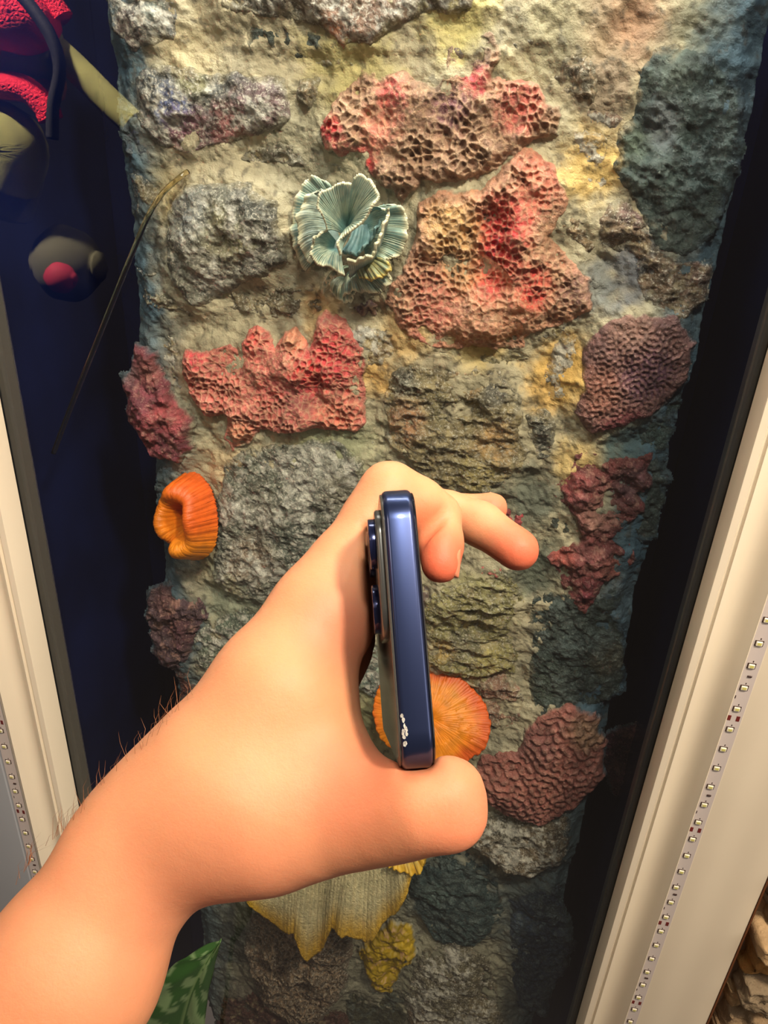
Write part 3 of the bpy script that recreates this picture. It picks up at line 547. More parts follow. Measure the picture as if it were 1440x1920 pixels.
# ---- sheet corals
def sheet(name, base, rim, mt, col_in, col_rim, parent=None, nu=140, nv=26, bulge=6, ruffle=1.5, ridges=60, ridge=0.5, thick=1.6, curl=0.0, s=0, rimw=0.12, jag=1.0, lines=0.7):
    """base and rim: lists of (px, py, mm in front of the reef face)"""
    def w3(l): return np.array([at(a, b, YR-c/1000) for a, b, c in l])
    B = interp(w3(base), nu); Rm = interp(w3(rim), nu)
    u = np.linspace(0, 1, nu); v = np.linspace(0, 1, nv)[:, None, None]
    rag = 1+jag*0.05*(fbm(u*260, u*0, 14, 4, s)-0.5)*2+jag*0.008*(vn(u*ridges, u*0, s+2)-0.5)*2
    Pt = B[None]*(1-v*rag[None, :, None])+Rm[None]*v*rag[None, :, None]
    tv = v[..., 0]
    hg = bulge*np.sin(math.pi*np.clip(tv, 0, 1)*0.9)/1000+curl*tv**3/1000
    hg = hg+ruffle/1000*np.sin(u[None]*23+s)*tv**1.5+ruffle/1500*np.sin(u[None]*51+2*s+tv)*tv**2
    rd = np.abs(np.sin(u*ridges*math.pi+1.5*fbm(u*100, u*0, 9, 2, s+4)))[None]*ss(0.02, 0.35, tv)
    hg = hg+ridge*rd/1000
    dirn = np.array([-0.1, -0.86, 0.5])
    Pt = Pt+hg[..., None]*dirn
    ci, cr = lin(col_in), lin(col_rim)
    nn = fbm(np.tile(u*200, (nv, 1)), np.tile(v[:, 0, :]*60, (1, nu)), 9, 4, s+8)
    k = np.clip(ss(1-rimw, 1, tv+0*u[None])+lines*(rd**4)*(0.3+nn)+0.0, 0, 1)[..., None]
    c = (ci*(1-k)+cr*k)*(0.75+0.5*nn[..., None])
    o = obj(name, Pt.reshape(-1, 3), grid_faces(nv, nu), mt, parent, colors=c.reshape(-1, 3))
    md = o.modifiers.new('thickness', 'SOLIDIFY'); md.thickness = thick/1000; md.offset = 0
    return o
TI, TR = (108, 150, 148), (220, 218, 188)
tc_ = at(655, 440, YR-0.02)
teal = empty('cabbage_coral', tuple(at(655, 470, YR))); tag(teal, 'teal frilled cabbage coral with cream rims in the upper middle', 'coral')
def tl(b, r, **k):
    a = dict(mt=M_SOFT, col_in=TI, col_rim=TR, parent=teal); a.update(k); return sheet('frond', b, r, **a)
tl([(640, 460, 2), (630, 420, 2), (640, 380, 2)], [(577, 512, 8), (560, 480, 10), (548, 440, 12), (552, 400, 12), (565, 355, 14), (590, 336, 14), (616, 345, 14)], ridges=50, s=1)
tl([(640, 470, 6), (628, 420, 8), (630, 380, 8)], [(584, 500, 20), (568, 470, 24), (562, 440, 26), (562, 405, 28), (578, 375, 26), (604, 362, 24)], ridges=50, s=2, col_in=(136, 158, 156), rimw=0.3, bulge=9)
tl([(690, 490, 4), (680, 440, 4), (690, 400, 4)], [(690, 512, 20), (722, 492, 22), (745, 484, 22), (762, 462, 22), (767, 430, 22), (760, 402, 22), (742, 387, 22), (722, 400, 20)], ridges=46, s=3)
tl([(640, 500, 14), (650, 500, 14), (665, 500, 14)], [(604, 552, 16), (612, 536, 20), (622, 524, 22), (640, 516, 24)], ridges=16, s=4, col_in=(120, 138, 122))
tl([(660, 505, 8), (670, 500, 8), (690, 495, 8)], [(642, 560, 12), (670, 548, 16), (700, 552, 18), (722, 548, 18), (735, 528, 18), (728, 515, 18)], ridges=36, s=5)
tl([(672, 500, 16), (690, 490, 16), (705, 488, 16)], [(678, 524, 26), (700, 527, 28), (722, 520, 28), (734, 506, 26), (728, 494, 24)], ridges=24, s=6, col_in=(112, 140, 128), col_rim=(206, 186, 110))
tl([(640, 520, 4), (655, 525, 4), (670, 530, 4)], [(622, 548, 8), (640, 565, 10), (658, 568, 10), (668, 548, 10)], ridges=16, s=7, col_in=(110, 128, 112))
tl([(640, 470, 18), (625, 465, 18), (628, 450, 18)], [(648, 520, 30), (622, 504, 34), (600, 500, 36), (588, 486, 38), (585, 466, 38), (594, 448, 38), (612, 430, 36)], ridges=34, s=8, bulge=4)
tl([(655, 520, 24), (700, 480, 14), (715, 440, 12)], [(650, 487, 46), (680, 483, 44), (700, 472, 42), (708, 448, 42), (722, 415, 38), (728, 392, 34)], ridges=40, s=9, col_in=(118, 146, 150), bulge=-4, rimw=0.25)
tl([(665, 420, 10), (690, 420, 8), (722, 395, 8)], [(640, 470, 24), (670, 475, 22), (700, 440, 20), (722, 385, 18)], ridges=10, s=10, col_in=(84, 120, 122), col_rim=(110, 140, 140), bulge=-3)
tl([(645, 440, 24), (650, 425, 24), (655, 425, 24), (660, 430, 24)], [(612, 430, 40), (606, 405, 42), (596, 388, 42), (602, 366, 42), (620, 352, 42), (642, 343, 42), (660, 348, 41), (672, 334, 42), (688, 334, 42), (702, 350, 42), (711, 370, 42), (702, 390, 43), (686, 410, 44), (664, 430, 45), (643, 444, 46), (636, 462, 48), (640, 480, 46)], ridges=74, nu=260, s=11, bulge=3, ridge=0.7, rimw=0.06)
# yellow plate coral reaching out towards the glass
pl_ = empty('plate_coral', tuple(at(640, 1640, YR))); tag(pl_, 'yellow ruffled plate coral hanging out below the hand', 'coral')
sheet('plate', [(500, 1590, 6), (580, 1560, 6), (660, 1540, 6), (740, 1540, 6), (790, 1560, 6)],
  [(466, 1684, 40), (474, 1700, 46), (500, 1730, 50), (535, 1746, 52), (552, 1742, 50), (558, 1756, 54), (578, 1788, 58), (594, 1786, 58), (606, 1778, 57), (622, 1742, 54), (634, 1736, 52), (646, 1750, 56), (676, 1766, 60), (696, 1762, 60), (718, 1736, 56), (742, 1706, 52), (762, 1680, 48), (772, 1640, 42), (782, 1630, 38), (796, 1618, 34), (800, 1590, 28)],
  M_PLATE, (206, 196, 156), (200, 158, 48), pl_, nu=300, nv=60, bulge=8, ruffle=4.5, ridges=46, ridge=0.7, thick=2.6, s=21, rimw=0.34, jag=1.2, lines=0.12)
sheet('lobe', [(740, 1560, 10), (770, 1560, 10)], [(730, 1625, 44), (752, 1632, 46), (775, 1640, 46), (790, 1634, 44), (798, 1600, 38)], M_SOFT, (196, 176, 110), (206, 164, 50), pl_, nu=80, nv=24, bulge=5, ruffle=2.5, ridges=24, s=22, thick=2.4, rimw=0.4)

def radial_coral(name, label, cpx, rx_px, ry_px, rot, prof_, col_fn, tiltn, fwd, nseg=300, nr=60, ridges=80, ridge=0.6, s=0, wob=0.06, tw=0.0):
    """ribbed disc or cup; prof_(r, th) -> height mm towards the viewer"""
    ctr = at(cpx[0], cpx[1], YR-fwd/1000); dep = (ctr-CAMPOS)@CF; k = dep/FPX
    n = np.array(tiltn, float); n /= np.linalg.norm(n)
    ex = np.cross(np.array([0, 0, 1.0]), n)*-1; ex /= np.linalg.norm(ex); 
    if ex@CR < 0: ex = -ex
    ey = np.cross(n, ex); ey = ey if ey[2] > 0 else -ey
    c_, s_ = math.cos(rot), math.sin(rot); ex, ey = ex*c_+ey*s_, ey*c_-ex*s_
    th = np.linspace(0, 2*math.pi, nseg, endpoint=False)[None, :]; r = np.linspace(0.0, 1, nr)[:, None]
    cx, cy = np.cos(th), np.sin(th)
    out = 1+wob*(2*fbm(cx*20+30+s*9, cy*20+50, 14, 3, s)-1)*2+wob*0.3*np.sin(th*ridges/3+s)
    tr = th+tw*r
    rd = np.abs(np.sin(tr*ridges/2+1.2*(fbm(np.cos(th)*40+r*8, np.sin(th)*40, 8, 3, s+3)-0.5)*2))
    rd2 = np.abs(np.sin(tr*ridges/4+1.0)); rdg = np.where(r > 0.5, rd, 0.5*rd+0.5*rd2)
    rho = r*out
    h = prof_(r, th)+ridge*rdg*ss(0.03, 0.25, r)
    P3 = ctr[None, None]+(rho*cx*rx_px*k)[..., None]*ex+(rho*cy*ry_px*k)[..., None]*ey+(h/1000)[..., None]*n
    c = col_fn(r, th, rdg, cx, cy)
    o = obj(name, P3.reshape(-1, 3), grid_faces(nr, nseg, True), M_SOFT, colors=c.reshape(-1, 3))
    md = o.modifiers.new('thickness', 'SOLIDIFY'); md.thickness = 0.003; md.offset = -1
    tag(o, label, 'coral'); return o
OR, ORD, ORR, YE = lin((226, 122, 14)), lin((150, 62, 4)), lin((196, 66, 30)), lin((226, 156, 24))
def col_disc(r, th, rd, cx, cy):
    n = fbm(cx*r*60+99, cy*r*60+33, 16, 4, 3)[..., None]
    c = OR*(0.35+0.65*n)+YE*(0.45-0.45*n)
    e = (ss(0.7, 1.05, r+0.25*(n[..., 0]-0.5)+0.12*cy+0.10*cx)*0.75)[..., None]
    c = c*(1-e)+ORR*e; g_ = (ss(0.75, 0.0, rd)*0.85)[..., None]; return c*(1-g_)+lin((116, 40, 8))*g_
radial_coral('mushroom_coral', 'flat orange mushroom coral with radial ribs behind the phone', (806, 1346), 111, 88, -0.30,
  lambda r, th: 8*(1-r**2.2)-2.5*np.exp(-(r/0.12)**2)+1.6*np.sin(th*5+1)*r**2, col_disc, (0.0, -0.80, 0.60), 20, nseg=960, nr=60, ridges=120, ridge=2.6, s=2, wob=0.05)
def col_cup(r, th, rd, cx, cy):
    n = fbm(cx*r*50+9, cy*r*50+3, 14, 4, 5)[..., None]
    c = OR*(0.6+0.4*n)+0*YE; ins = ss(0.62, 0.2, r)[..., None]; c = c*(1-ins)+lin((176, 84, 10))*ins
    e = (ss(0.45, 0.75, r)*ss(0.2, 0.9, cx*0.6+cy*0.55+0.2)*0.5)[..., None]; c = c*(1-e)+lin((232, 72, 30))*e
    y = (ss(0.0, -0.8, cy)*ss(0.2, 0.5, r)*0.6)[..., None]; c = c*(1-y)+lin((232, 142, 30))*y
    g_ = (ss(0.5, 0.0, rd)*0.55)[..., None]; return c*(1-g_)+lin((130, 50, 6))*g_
def cup_prof(r, th):
    lip = 15*np.exp(-((r-0.66)/0.21)**2); n_ = np.exp(-((np.mod(th, 2*math.pi)-4.05)/0.28)**2)
    return 3-12*np.exp(-(r/0.42)**4)+lip*(1-0.55*n_)*(1+0.16*np.sin(th*4+1))-10*ss(0.75, 1.0, r)
radial_coral('cup_coral', 'orange cup coral with a thick folded rim on the left edge', (357, 972), 50, 82, 0.12, cup_prof, col_cup, (-0.25, -0.93, 0.22), 12, nseg=560, nr=70, ridges=90, ridge=1.4, s=6, wob=0.05)

# ---- clear tube put in for the reflection of a cord in the glass
def tube(name, pts, r, mt, parent=None, n=60, ns=10, rfun=None):
    C = interp(pts, n); T = np.gradient(C, axis=0); T /= np.linalg.norm(T, axis=1)[:, None]
    up = np.array([0.13, 0.31, 0.94]); A = np.cross(T, up); A /= np.linalg.norm(A, axis=1)[:, None]; B = np.cross(T, A)
    a = np.linspace(0, 2*math.pi, ns, endpoint=False); rr = np.full(n, r) if rfun is None else r*rfun(np.linspace(0, 1, n))
    V = C[:, None]+rr[:, None, None]*(np.cos(a)[None, :, None]*A[:, None]+np.sin(a)[None, :, None]*B[:, None])
    V = V.reshape(-1, 3); F_ = grid_faces(n, ns, True).tolist()
    F_ += [list(range(ns))[::-1], [(n-1)*ns+i for i in range(ns)]]
    return obj(name, V, F_, mt, parent)
M_TUBE = mat('clear_tube', color=lin((235, 220, 180)), rough=0.03, spec=0.8); M_TUBE.node_tree.nodes['Principled BSDF'].inputs['Transmission Weight'].default_value = 1.0; M_TUBE.node_tree.nodes['Principled BSDF'].inputs['IOR'].default_value = 1.36
tb = tube('cord_reflection', [at(352, 322, YR-0.010), at(338, 332, YR-0.016), at(305, 362, YR-0.020), at(278, 405, YR-0.026), at(245, 482, YR-0.034), at(190, 620, YR-0.042), at(131, 768, YR-0.050), at(100, 850, YR-0.055)], 0.0017, M_TUBE, n=80, ns=12)
tag(tb, 'thin clear tube modelling a cord reflected in the glass, left of the reef', 'tube')

# ------------------------------------------------------------------ phone
W_ = cs(787, 1450, 0.182)-cs(744, 905, 0.1965); PW = np.linalg.norm(W_); Wd = W_/PW
Ld = CF*1.0-0.045*CR; Ld = Ld-(Ld@Wd)*Wd; Ld /= np.linalg.norm(Ld)
Td = np.cross(Wd, Ld); Td = Td if Td@CR > 0 else -Td           # towards the screen side (right)
TH, LN = 0.00785, 0.1467
org = cs(744, 905, 0.1965)+Wd*PW/2+Ld*LN/2                      # centre of the body
phone = empty('smartphone', tuple(org-Wd*0)); tag(phone, 'dark blue smartphone held edge-on in the raised hand', 'phone')
def to_world(q): q = np.asarray(q); return org+q[:, :1]*Wd+q[:, 1:2]*Ld+q[:, 2:3]*Td
def rr_prism(name, hw, hl, r, t0, t1, bev, mt, centre=(0, 0), nseg=10, parent=phone, bev0=None):
    """rounded rectangle plate, axes width/length, from t0 to t1 along thickness"""
    def ring(dr, t):
        out = []
        for (sx, sy, a0) in ((1, 1, 0), (-1, 1, 90), (-1, -1, 180), (1, -1, 270)):
            for i in range(nseg+1):
                a = math.radians(a0+90*i/nseg); out.append((centre[0]+sx*(hw-r)+(r-dr)*math.cos(a), centre[1]+sy*(hl-r)+(r-dr)*math.sin(a), t))
        return out
    b0 = bev if bev0 is None else bev0
    rings = []
    for k in range(5): a = k/4*math.pi/2; rings.append(ring(b0*(1-math.sin(a)), t0+b0*(1-math.cos(a))*np.sign(t1-t0)))
    for k in range(5): a = k/4*math.pi/2; rings.append(ring(bev*(1-math.cos(a)), t1-bev*(1-math.sin(a))*np.sign(t1-t0)))
    n = len(rings[0]); V = np.array([v for q in rings for v in q]); Fc = grid_faces(len(rings), n, True).tolist()
    Fc += [list(range(n))[::-1], [(len(rings)-1)*n+i for i in range(n)]]
    o = obj(name, to_world(V), Fc, mt, parent)
    bmx = bmesh.new(); bmx.from_mesh(o.data); bmesh.ops.recalc_face_normals(bmx, faces=bmx.faces)
    for f_ in bmx.faces: f_.smooth = len(f_.verts) < 5
    bmx.to_mesh(o.data); bmx.free(); return o
M_PH = mat('navy_aluminium', color=lin((50, 62, 100)), rough=0.28, metal=0.8, spec=0.5, coat=0.3)
M_PHG = mat('phone_back_glass', color=lin((92, 92, 88)), rough=0.25, metal=0.3)
M_SCR = mat('phone_screen', color=(0.01, 0.01, 0.012), rough=0.06)
M_LENS = mat('lens_metal', color=lin((36, 44, 84)), rough=0.2, metal=0.6, coat=0.5)
M_SIL = mat('bare_metal', color=lin((190, 190, 186)), rough=0.35, metal=0.8, bump=[(3000, 0.8, 0.0003, 'n')])
hw, hl = PW/2, LN/2
rr_prism('body', hw, hl, 0.0095, -TH/2, TH/2, 0.0014, M_PH)
rr_prism('screen', hw-0.0008, hl-0.0008, 0.0088, TH/2-0.0002, TH/2+0.0005, 0.0004, M_SCR)
rr_prism('back_glass', hw-0.0008, hl-0.0008, 0.0088, -TH/2+0.0002, -TH/2-0.0005, 0.0004, M_PHG)
bump_ = rr_prism('camera_bump', 0.0172, 0.0178, 0.0075, -TH/2, -TH/2-0.0022, 0.0008, M_PHG, (-hw+0.0045+0.0172, -hl+0.0040+0.0178))
for (wq, lq) in ((-hw+0.0132, -hl+0.0135), (-hw+0.0132, -hl+0.0315), (-hw+0.0300, -hl+0.0225)):
    rr_prism('lens', 0.0068, 0.0068, 0.00679, -TH/2-0.0018, -TH/2-0.0040, 0.0004, M_LENS, (wq, lq), parent=phone)
    rr_prism('lens_glass', 0.0056, 0.0056, 0.00559, -TH/2-0.0038, -TH/2-0.00405, 0.0001, M_SCR, (wq, lq), parent=phone)
# worn chips on the near edge, power of the paint rubbed off
q = []
rs = np.random.RandomState(4)
bm = bmesh.new()
for k in range(26):
    wq = hw-0.0140+0.0075*rs.rand(); tq = -TH/2+0.0006+0.0011*rs.rand()*(0.4+0.6*math.sin((wq-hw+0.014)/0.0075*math.pi)); sz = 0.0002+0.0004*rs.rand()
    c0 = to_world([[wq, -hl-0.00002, tq]])[0]; ang = rs.rand(6)*0.5+np.arange(6)*1.047
    vs = [bm.verts.new(tuple(c0+Wd*sz*math.cos(a)*(0.7+0.6*rs.rand())+Td*sz*0.7*math.sin(a))) for a in ang]
    f_ = bm.faces.new(vs); r_ = bmesh.ops.extrude_face_region(bm, geom=[f_]); bmesh.ops.translate(bm, vec=tuple(Ld*0.00012), verts=[e for e in r_['geom'] if isinstance(e, bmesh.types.BMVert)])
bmesh.ops.recalc_face_normals(bm, faces=bm.faces)
tag(bm_obj('paint_chips', bm, M_SIL, phone), 'silvery worn chips on the phone edge', kind='stuff')

# ------------------------------------------------------------------ the person: forearm and hand as one surface
def c3(px, py, d): return np.array([(px-720)/FPX*d, -(py-960)/FPX*d, d])       # camera-axes coordinates, mm
def cone(P, a, b, ra, rb):
    ab = b-a; t = np.clip(((P-a)@ab)/(ab@ab), 0, 1)
    return np.sqrt(((P-a-t[..., None]*ab)**2).sum(-1))-(ra+(rb-ra)*t)
def smin(a, b, k):
    h = np.clip(0.5+0.5*(b-a)/k, 0, 1); return b*(1-h)+a*h-k*h*(1-h)
VX = 1.45
lo = np.array([-165.0, -195.0, 120.0]); hi_ = np.array([66.0, 24.0, 330.0])
ax = [np.arange(lo[i], hi_[i], VX) for i in range(3)]
PG = np.stack(np.meshgrid(*ax, indexing='ij'), -1).astype(np.float32)
def chain(pts, k):
    """pts (px, py, depth mm, radius px)"""
    d = None
    for p, q in zip(pts[:-1], pts[1:]):
        a, b = c3(*p[:3]), c3(*q[:3]); e = cone(PG, a.astype(np.float32), b.astype(np.float32), p[3]*p[2]/FPX, q[3]*q[2]/FPX)
        d = e if d is None else smin(d, e, k)
    return d
arm = chain([(-130, 2150, 196, 196), (136, 1816, 205, 162), (244, 1622, 212, 127), (314, 1546, 214, 124), (405, 1530, 214, 131)], 6)
dorsal = chain([(300, 1560, 218, 130), (408, 1448, 218, 128), (520, 1290, 221, 112), (606, 1152, 230, 88), (648, 1080, 236, 74)], 10)
web = chain([(440, 1470, 212, 138), (550, 1330, 219, 106), (598, 1400, 213, 84)], 10)
thumb0 = chain([(405, 1530, 212, 130), (510, 1528, 210, 127), (630, 1520, 206, 97), (700, 1522, 200, 80), (752, 1524, 195, 74)], 8)
hand = smin(smin(arm, dorsal, 9), smin(web, thumb0, 12), 8)
palm = chain([(380, 1500, 240, 110), (560, 1260, 258, 100), (612, 1200, 264, 76), (630, 1130, 268, 60)], 10)
hand = smin(hand, palm, 8)
thumb1 = chain([(740, 1522, 195, 74), (795, 1508, 190, 79), (834, 1508, 189, 71)], 5)
thumbtip = cone(PG, c3(850, 1478, 188), c3(850, 1530, 188), 54*188/FPX, 58*188/FPX)
hand = smin(hand, smin(thumb1, thumbtip, 5), 6)
idx0 = chain([(606, 1152, 230, 86), (662, 1050, 238, 67), (700, 975, 242, 56), (730, 921, 243, 53)], 5)
idx1 = chain([(730, 921, 243, 53), (784, 944, 246, 47), (822, 968, 248, 43)], 4)
idx2 = chain([(822, 968, 248, 43), (827, 1020, 242, 39), (826, 1058, 238, 38)], 4)
index = smin(smin(idx0, idx1, 4), idx2, 2)
hand = smin(hand, index, 5)
mid_ = chain([(640, 1120, 262, 60), (700, 1000, 276, 52), (760, 940, 284, 44), (845, 962, 282, 38), (900, 982, 276, 40), (971, 1031, 266, 41)], 4)
hand = smin(hand, mid_, 2.5)
ring = chain([(630, 1170, 282, 60), (690, 1040, 302, 46), (770, 950, 312, 38), (860, 955, 310, 27), (922, 953, 306, 31)], 4)
hand = smin(hand, ring, 2.5)
pinky = chain([(600, 1230, 290, 56), (640, 1160, 305, 42), (672, 1120, 312, 36), (668, 1200, 312, 33), (652, 1250, 304, 33)], 4)
hand = smin(hand, pinky, 2.5)
# skin yields around the phone
Mc = np.stack([CR, CU, CF])                                    # world -> camera axes
oc = (Mc@(org-CAMPOS))*1000; wc, lc, tcv = Mc@Wd, Mc@Ld, Mc@Td
q = PG-oc.astype(np.float32); bx = np.stack([np.abs(q@wc.astype(np.float32))-hw*1000, np.abs(q@lc.astype(np.float32))-LN*500, np.abs(q@tcv.astype(np.float32))-TH*500], -1)
dph = np.sqrt((np.maximum(bx, 0)**2).sum(-1))+np.minimum(bx.max(-1), 0)-0.25
def smax(a, b, k): return -smin(-a, -b, k)
hand = smax(hand, -dph, 2.0)
cb = PG-(Mc@(org+Wd*(-hw+0.0217)+Ld*(-hl+0.0218)-Td*(TH/2+0.002)-CAMPOS)*1000).astype(np.float32)
bx = np.stack([np.abs(cb@wc)-18.2, np.abs(cb@lc)-18.8, np.abs(cb@tcv)-2.6], -1)
hand = smax(hand, -(np.sqrt((np.maximum(bx, 0)**2).sum(-1))+np.minimum(bx.max(-1), 0)), 1.5)
# flexion creases
for a, b, r in (((788, 1014, 238), (838, 958, 239.5), 2.3), ((866, 1470, 150+23), (868, 1515, 150+23), 0.0)):
    if r: hand = smax(hand, -cone(PG, c3(*a), c3(*b), r, r), 1.4)
def surface_nets(D, lo, h):
    S = D < 0; nx, ny, nz = D.shape
    cnt = np.zeros((nx-1, ny-1, nz-1), np.float32); acc = np.zeros((nx-1, ny-1, nz-1, 3), np.float32)
    cor = [(i, j, k) for i in (0, 1) for j in (0, 1) for k in (0, 1)]
    def sl(c, A): return A[c[0]:nx-1+c[0], c[1]:ny-1+c[1], c[2]:nz-1+c[2]]
    for a in cor:
        for ax_ in range(3):
            if a[ax_]: continue
            b = list(a); b[ax_] = 1; b = tuple(b)
            da, db = sl(a, D), sl(b, D); cr = sl(a, S) != sl(b, S); t = np.where(cr, da/(da-db+1e-12), 0)
            cnt += cr
            for k in range(3): acc[..., k] += np.where(cr, a[k]+(t if k == ax_ else 0), 0)
    m_ = cnt > 0; idx = -np.ones(cnt.shape, np.int64); idx[m_] = np.arange(m_.sum())
    base = np.stack(np.nonzero(m_), -1); V = (base+acc[m_]/cnt[m_][:, None])*h+lo
    Fs = []
    for ax_ in range(3):
        u_, v_ = [(1, 2), (2, 0), (0, 1)][ax_]
        A = [slice(None)]*3; Bq = [slice(None)]*3; A[ax_] = slice(0, -1); Bq[ax_] = slice(1, None)
        e = S[tuple(A)] != S[tuple(Bq)]; ins = S[tuple(A)]
        I = np.stack(np.nonzero(e), -1); ok = (I[:, u_] > 0) & (I[:, v_] > 0) & (I[:, u_] < D.shape[u_]-1) & (I[:, v_] < D.shape[v_]-1); I = I[ok]
        fl_ = ins[tuple(I.T)]; qs = []
        for du, dv in ((1, 1), (0, 1), (0, 0), (1, 0)):
            J = I.copy(); J[:, u_] -= du; J[:, v_] -= dv; qs.append(idx[tuple(J.T)])
        Q = np.stack(qs, -1); Q[~fl_] = Q[~fl_][:, ::-1]; Fs.append(Q)
    Fc = np.vstack(Fs); return V, Fc[(Fc >= 0).all(1)]
Vh, Fh = surface_nets(hand.astype(np.float32), lo, VX)
hsel = None
def smooth_mesh(V, Fc, it=4, lam=0.5):
    n = len(V)
    E = np.vstack([Fc[:, [0, 1]], Fc[:, [1, 2]], Fc[:, [2, 3]], Fc[:, [3, 0]]]); deg = np.bincount(E.ravel(), minlength=n)[:, None]
    for _ in range(it):
        A = np.zeros_like(V)
        for k in range(3): A[:, k] = np.bincount(E[:, 0], V[E[:, 1], k], n)+np.bincount(E[:, 1], V[E[:, 0], k], n)
        V = V+lam*(A/np.maximum(deg, 1)-V)
    return V
Vh = smooth_mesh(Vh, Fh, 5)
# paint: peach skin, redder at the finger ends and creases
sk = np.tile(lin((222, 155, 115)), (len(Vh), 1))
def redden(px, py, d, r, rgb, a):
    global sk
    m_ = (a*ss(1.0, 0.2, np.linalg.norm(Vh-c3(px, py, d), axis=1)/r))[:, None]; sk = sk*(1-m_)+lin(rgb)*m_
for a_ in ((829, 1068, 236, 20, (214, 92, 66), .8), (985, 1040, 264, 20, (214, 98, 72), .8), (870, 1520, 187, 22, (226, 132, 100), .7), (925, 960, 300, 14, (216, 110, 84), .7),
           (690, 1470, 195, 24, (206, 112, 88), .5), (470, 1600, 205, 40, (206, 122, 96), .4), (810, 975, 235, 10, (220, 110, 70), .5), (200, 1760, 190, 40, (214, 140, 108), .4), (652, 1180, 215, 20, (190, 104, 90), .4)):
    redden(*a_)
Wh = CAMPOS+(Vh/1000)@Mc
person = empty('person', tuple(cs(60, 1850, 0.2))); tag(person, "bare forearm and hand gripping the phone between thumb and fingers", 'person')
body = obj('hand_and_forearm', Wh, Fh, M_SKIN, person, colors=sk)
# nails
def nail(ctr, nrm, along, lx, ly, curve, label=None):
    n = np.array(nrm, float); n /= np.linalg.norm(n); a = np.array(along, float); a -= (a@n)*n; a /= np.linalg.norm(a); b = np.cross(n, a)
    u = np.linspace(-1, 1, 13)[None, :]; v = np.linspace(-1, 1, 15)[:, None]
    X = u*lx*np.sqrt(np.clip(1.02-np.abs(v)**3, 0, 1)); Y = v*ly*(1-0.10*u**2)
    Zn = -curve*(u**2)-0.15*ly*v**2*0.4
    P3 = ctr+X[..., None]*b+Y[..., None]*a+Zn[..., None]*n
    o = obj('fingernail', (CAMPOS+(P3.reshape(-1, 3)/1000)@Mc), grid_faces(15, 13), M_NAIL, person)
    md = o.modifiers.new('thickness', 'SOLIDIFY'); md.thickness = 0.0005; md.offset = 0
def nailn(c, r, n, al, lx, ly, cv):
    n = np.array(n, float); n /= np.linalg.norm(n); nail(c+n*r, n, al, lx, ly, cv)
nailn(c3(826, 1054, 238), 5.95, (0.95, -0.06, -0.26), (0.0, -1, -0.05), 2.8, 4.4, 1.7)
nailn(c3(850, 1505, 188), 7.2, (0.96, 0.02, 0.10), (0.02, -1, 0.0), 4.6, 5.0, 2.0)
# fine hairs standing off the outer edge of the forearm
rs = np.random.RandomState(11); hv = []; hf = []
edge = interp([(8, 1680, 0), (62, 1600, 0), (125, 1542, 0), (186, 1478, 0), (250, 1412, 0), (300, 1362, 0), (352, 1302, 0), (385, 1268, 0)], 200)[:, :2]
cl_w = rs.choice([20, 45, 62, 80, 88, 100, 118, 124, 140, 152, 168], 170)
for k in range(80):
    i = int(np.clip(cl_w[k]+rs.randn()*5, 0, 199)); e0 = edge[i]; dd = 198+rs.rand()*14
    p0 = c3(e0[0]+5, e0[1]+5, dd+6); dr = np.array([-0.05+0.45*rs.randn()*0.5+0.25, 0.9, 0.10*rs.randn()]); ln = 4+6.5*rs.rand()
    p1 = p0+dr*ln*0.6+np.array([-0.6, 0.4, 0]); p2 = p0+dr*ln+np.array([0.15*rs.randn()*ln+0.12*ln, 0, 0]); r0 = 0.075
    C_ = np.array([p0, p1, p2]); b0 = len(hv)
    for j, c in enumerate(C_):
        rr_ = r0*(1-0.42*j)
        for a in (0, 2.09, 4.19): hv.append(c+rr_*np.array([math.cos(a), math.sin(a)*0.3, math.sin(a)]))
    for j in (0, 1):
        for a in range(3): hf.append([b0+j*3+a, b0+j*3+(a+1) % 3, b0+(j+1)*3+(a+1) % 3, b0+(j+1)*3+a])
hv = CAMPOS+(np.array(hv)/1000)@Mc
tag(obj('arm_hair', hv, hf, M_HAIR, person), 'fine dark hairs along the forearm edge', kind='stuff')

# ------------------------------------------------------------------ houseplant leaf at the bottom
leaf = empty('houseplant', tuple(at(330, 1990, 0.33))); tag(leaf, 'green variegated plant leaf rising at the bottom beside the forearm', 'plant')
def leaf_mesh():
    Y0 = 0.335; n, mm = 60, 25
    mid = interp([at(330, 2060, Y0+0.01), at(335, 1960, Y0), at(352, 1880, Y0-0.004), at(380, 1815, Y0-0.002), at(415, 1760, Y0+0.006)], n)
    lf = interp([at(300, 2060, Y0-0.01), at(268, 1970, Y0-0.012), at(282, 1880, Y0-0.012), at(330, 1806, Y0-0.006), at(415, 1760, Y0+0.006)], n)
    rt = interp([at(345, 2060, Y0), at(380, 1960, Y0+0.004), at(388, 1880, Y0+0.006), at(402, 1815, Y0+0.006), at(415, 1760, Y0+0.006)], n)
    V = []; C = []
    for i in range(n):
        for j in range(mm):
            t = j/(mm-1)*2-1; e = lf[i] if t < 0 else rt[i]; k = abs(t)
            p = mid[i]*(1-k)+e*k; p = p+np.array([0, -0.004*math.sin(k*math.pi)+0.0015*math.sin(i*0.5+k*6)*k, 0.0])
            V.append(p); u_ = i/n
            v1 = float(fbm(np.array([i*1.5+t*8]), np.array([t*16.0+i*0.25]), 7, 4, 77)[0])
            c = lin((52, 92, 44)) if v1 < 0.56 else lin((120, 150, 104))
            if k < 0.05: c = lin((110, 140, 90))
            if t > 0 and k > 0.15 and v1 > 0.42 and k < 0.5: c = lin((112, 140, 96))
            C.append(c)
    return V, C
lv, lcq = leaf_mesh()
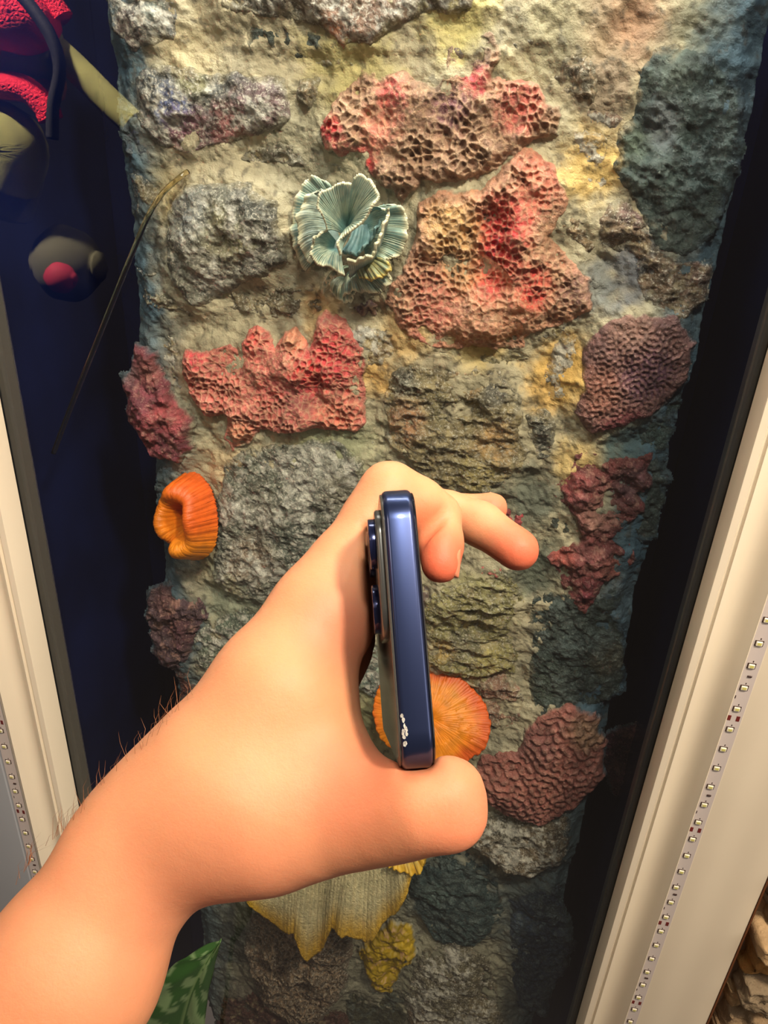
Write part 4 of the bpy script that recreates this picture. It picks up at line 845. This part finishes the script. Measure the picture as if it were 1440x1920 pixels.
o = obj('leaf_blade', lv, grid_faces(60, 25), mat('leaf_green', attr=True, rough=0.35, bump=[(400, 0.2, 0.0006, 'n')]), leaf, colors=np.array(lcq))
md = o.modifiers.new('thickness', 'SOLIDIFY'); md.thickness = 0.0006
tube('stem', [at(330, 2040, 0.347), at(320, 2200, 0.35), at(300, 2400, 0.36)], 0.0025, mat('stem_green', color=lin((80, 110, 60)), rough=0.5), leaf, n=20)

# ------------------------------------------------------------------ the person seen mirrored in the glass, standing beside the photographer
def mir(px, py, d=0.0):
    q = at(px, py, 2*YG+0.10+d); q = q.copy(); q[1] = 2*(YG+0.003)-q[1]; return q
by = empty('person', tuple(mir(60, 400))); tag(by, 'bystander in olive jacket with red knit cuffs, seen only mirrored in the glass', 'person')
M_OL = mat('olive_cloth', color=lin((150, 146, 84)), rough=0.9, bump=[(300, 0.4, 0.001, 'n')], mottle=(30, 0.7, 1.2))
M_RK = mat('red_knit', color=lin((226, 22, 52)), rough=0.9, bump=[(220, 0.9, 0.003, 'voronoi')])
M_SK2 = mat('bystander_skin', color=lin((190, 120, 90)), rough=0.6)
M_GR = mat('grey_cloth', color=lin((120, 116, 104)), rough=0.9, mottle=(30, 0.7, 1.2))
M_GR2 = mat('dark_olive_cloth', color=lin((84, 80, 56)), rough=0.9)
M_ST = mat('black_strap', color=lin((18, 16, 24)), rough=0.7)
pk = 0.9/FPX
tube('hem', [mir(-70, 30), mir(0, 25), mir(50, 30), mir(75, 10)], 62*pk, M_RK, by, rfun=lambda t: 0.75+0.25*np.sin(t*3))
tube('collar', [mir(80, -10, .03), mir(100, 15, .03), mir(116, 38, .03)], 24*pk, M_RK, by)
tube('sleeve', [mir(-60, 120, .03), mir(20, 105, .03), mir(75, 95, .03), mir(100, 100, .03)], 48*pk, M_OL, by)
tube('forearm', [mir(-40, 145, .05), mir(40, 150, .05), mir(104, 150, .05)], 40*pk, M_SK2, by)
tube('cuff', [mir(-60, 165), mir(0, 160), mir(50, 168), mir(85, 200), mir(96, 225)], 24*pk, M_RK, by)
tube('glove', [mir(-60, 250, .02), mir(0, 250, .02), mir(30, 280, .02), mir(10, 340, .02)], 62*pk, M_OL, by)
tube('jacket', [mir(-40, 290, .05), mir(20, 300, .05), mir(0, 390, .05)], 66*pk, M_GR, by)
tube('sleeve', [mir(108, 95, .02), mir(150, 135, .02), mir(200, 185, .02), mir(250, 232, .02)], 26*pk, M_OL, by)
tube('strap', [mir(20, -30, -.06), mir(60, 15, -.06), mir(96, 70, -.06), mir(112, 130, -.06), mir(100, 200, -.06), mir(98, 260, -.06)], 11*pk, M_ST, by)
tube('hat', [mir(70, 492, .05), mir(125, 495, .05), mir(188, 500, .05)], 82*pk, M_GR2, by, rfun=lambda t: np.sin(np.clip(t, .05, .95)*math.pi)**0.5)
tube('badge', [mir(86, 520, -.06), mir(142, 522, -.06)], 30*pk, mat('dark_red_cloth', color=lin((150, 20, 44)), rough=0.8), by, n=30, rfun=lambda t: np.sin(np.clip(t, .03, .97)*math.pi)**0.5)
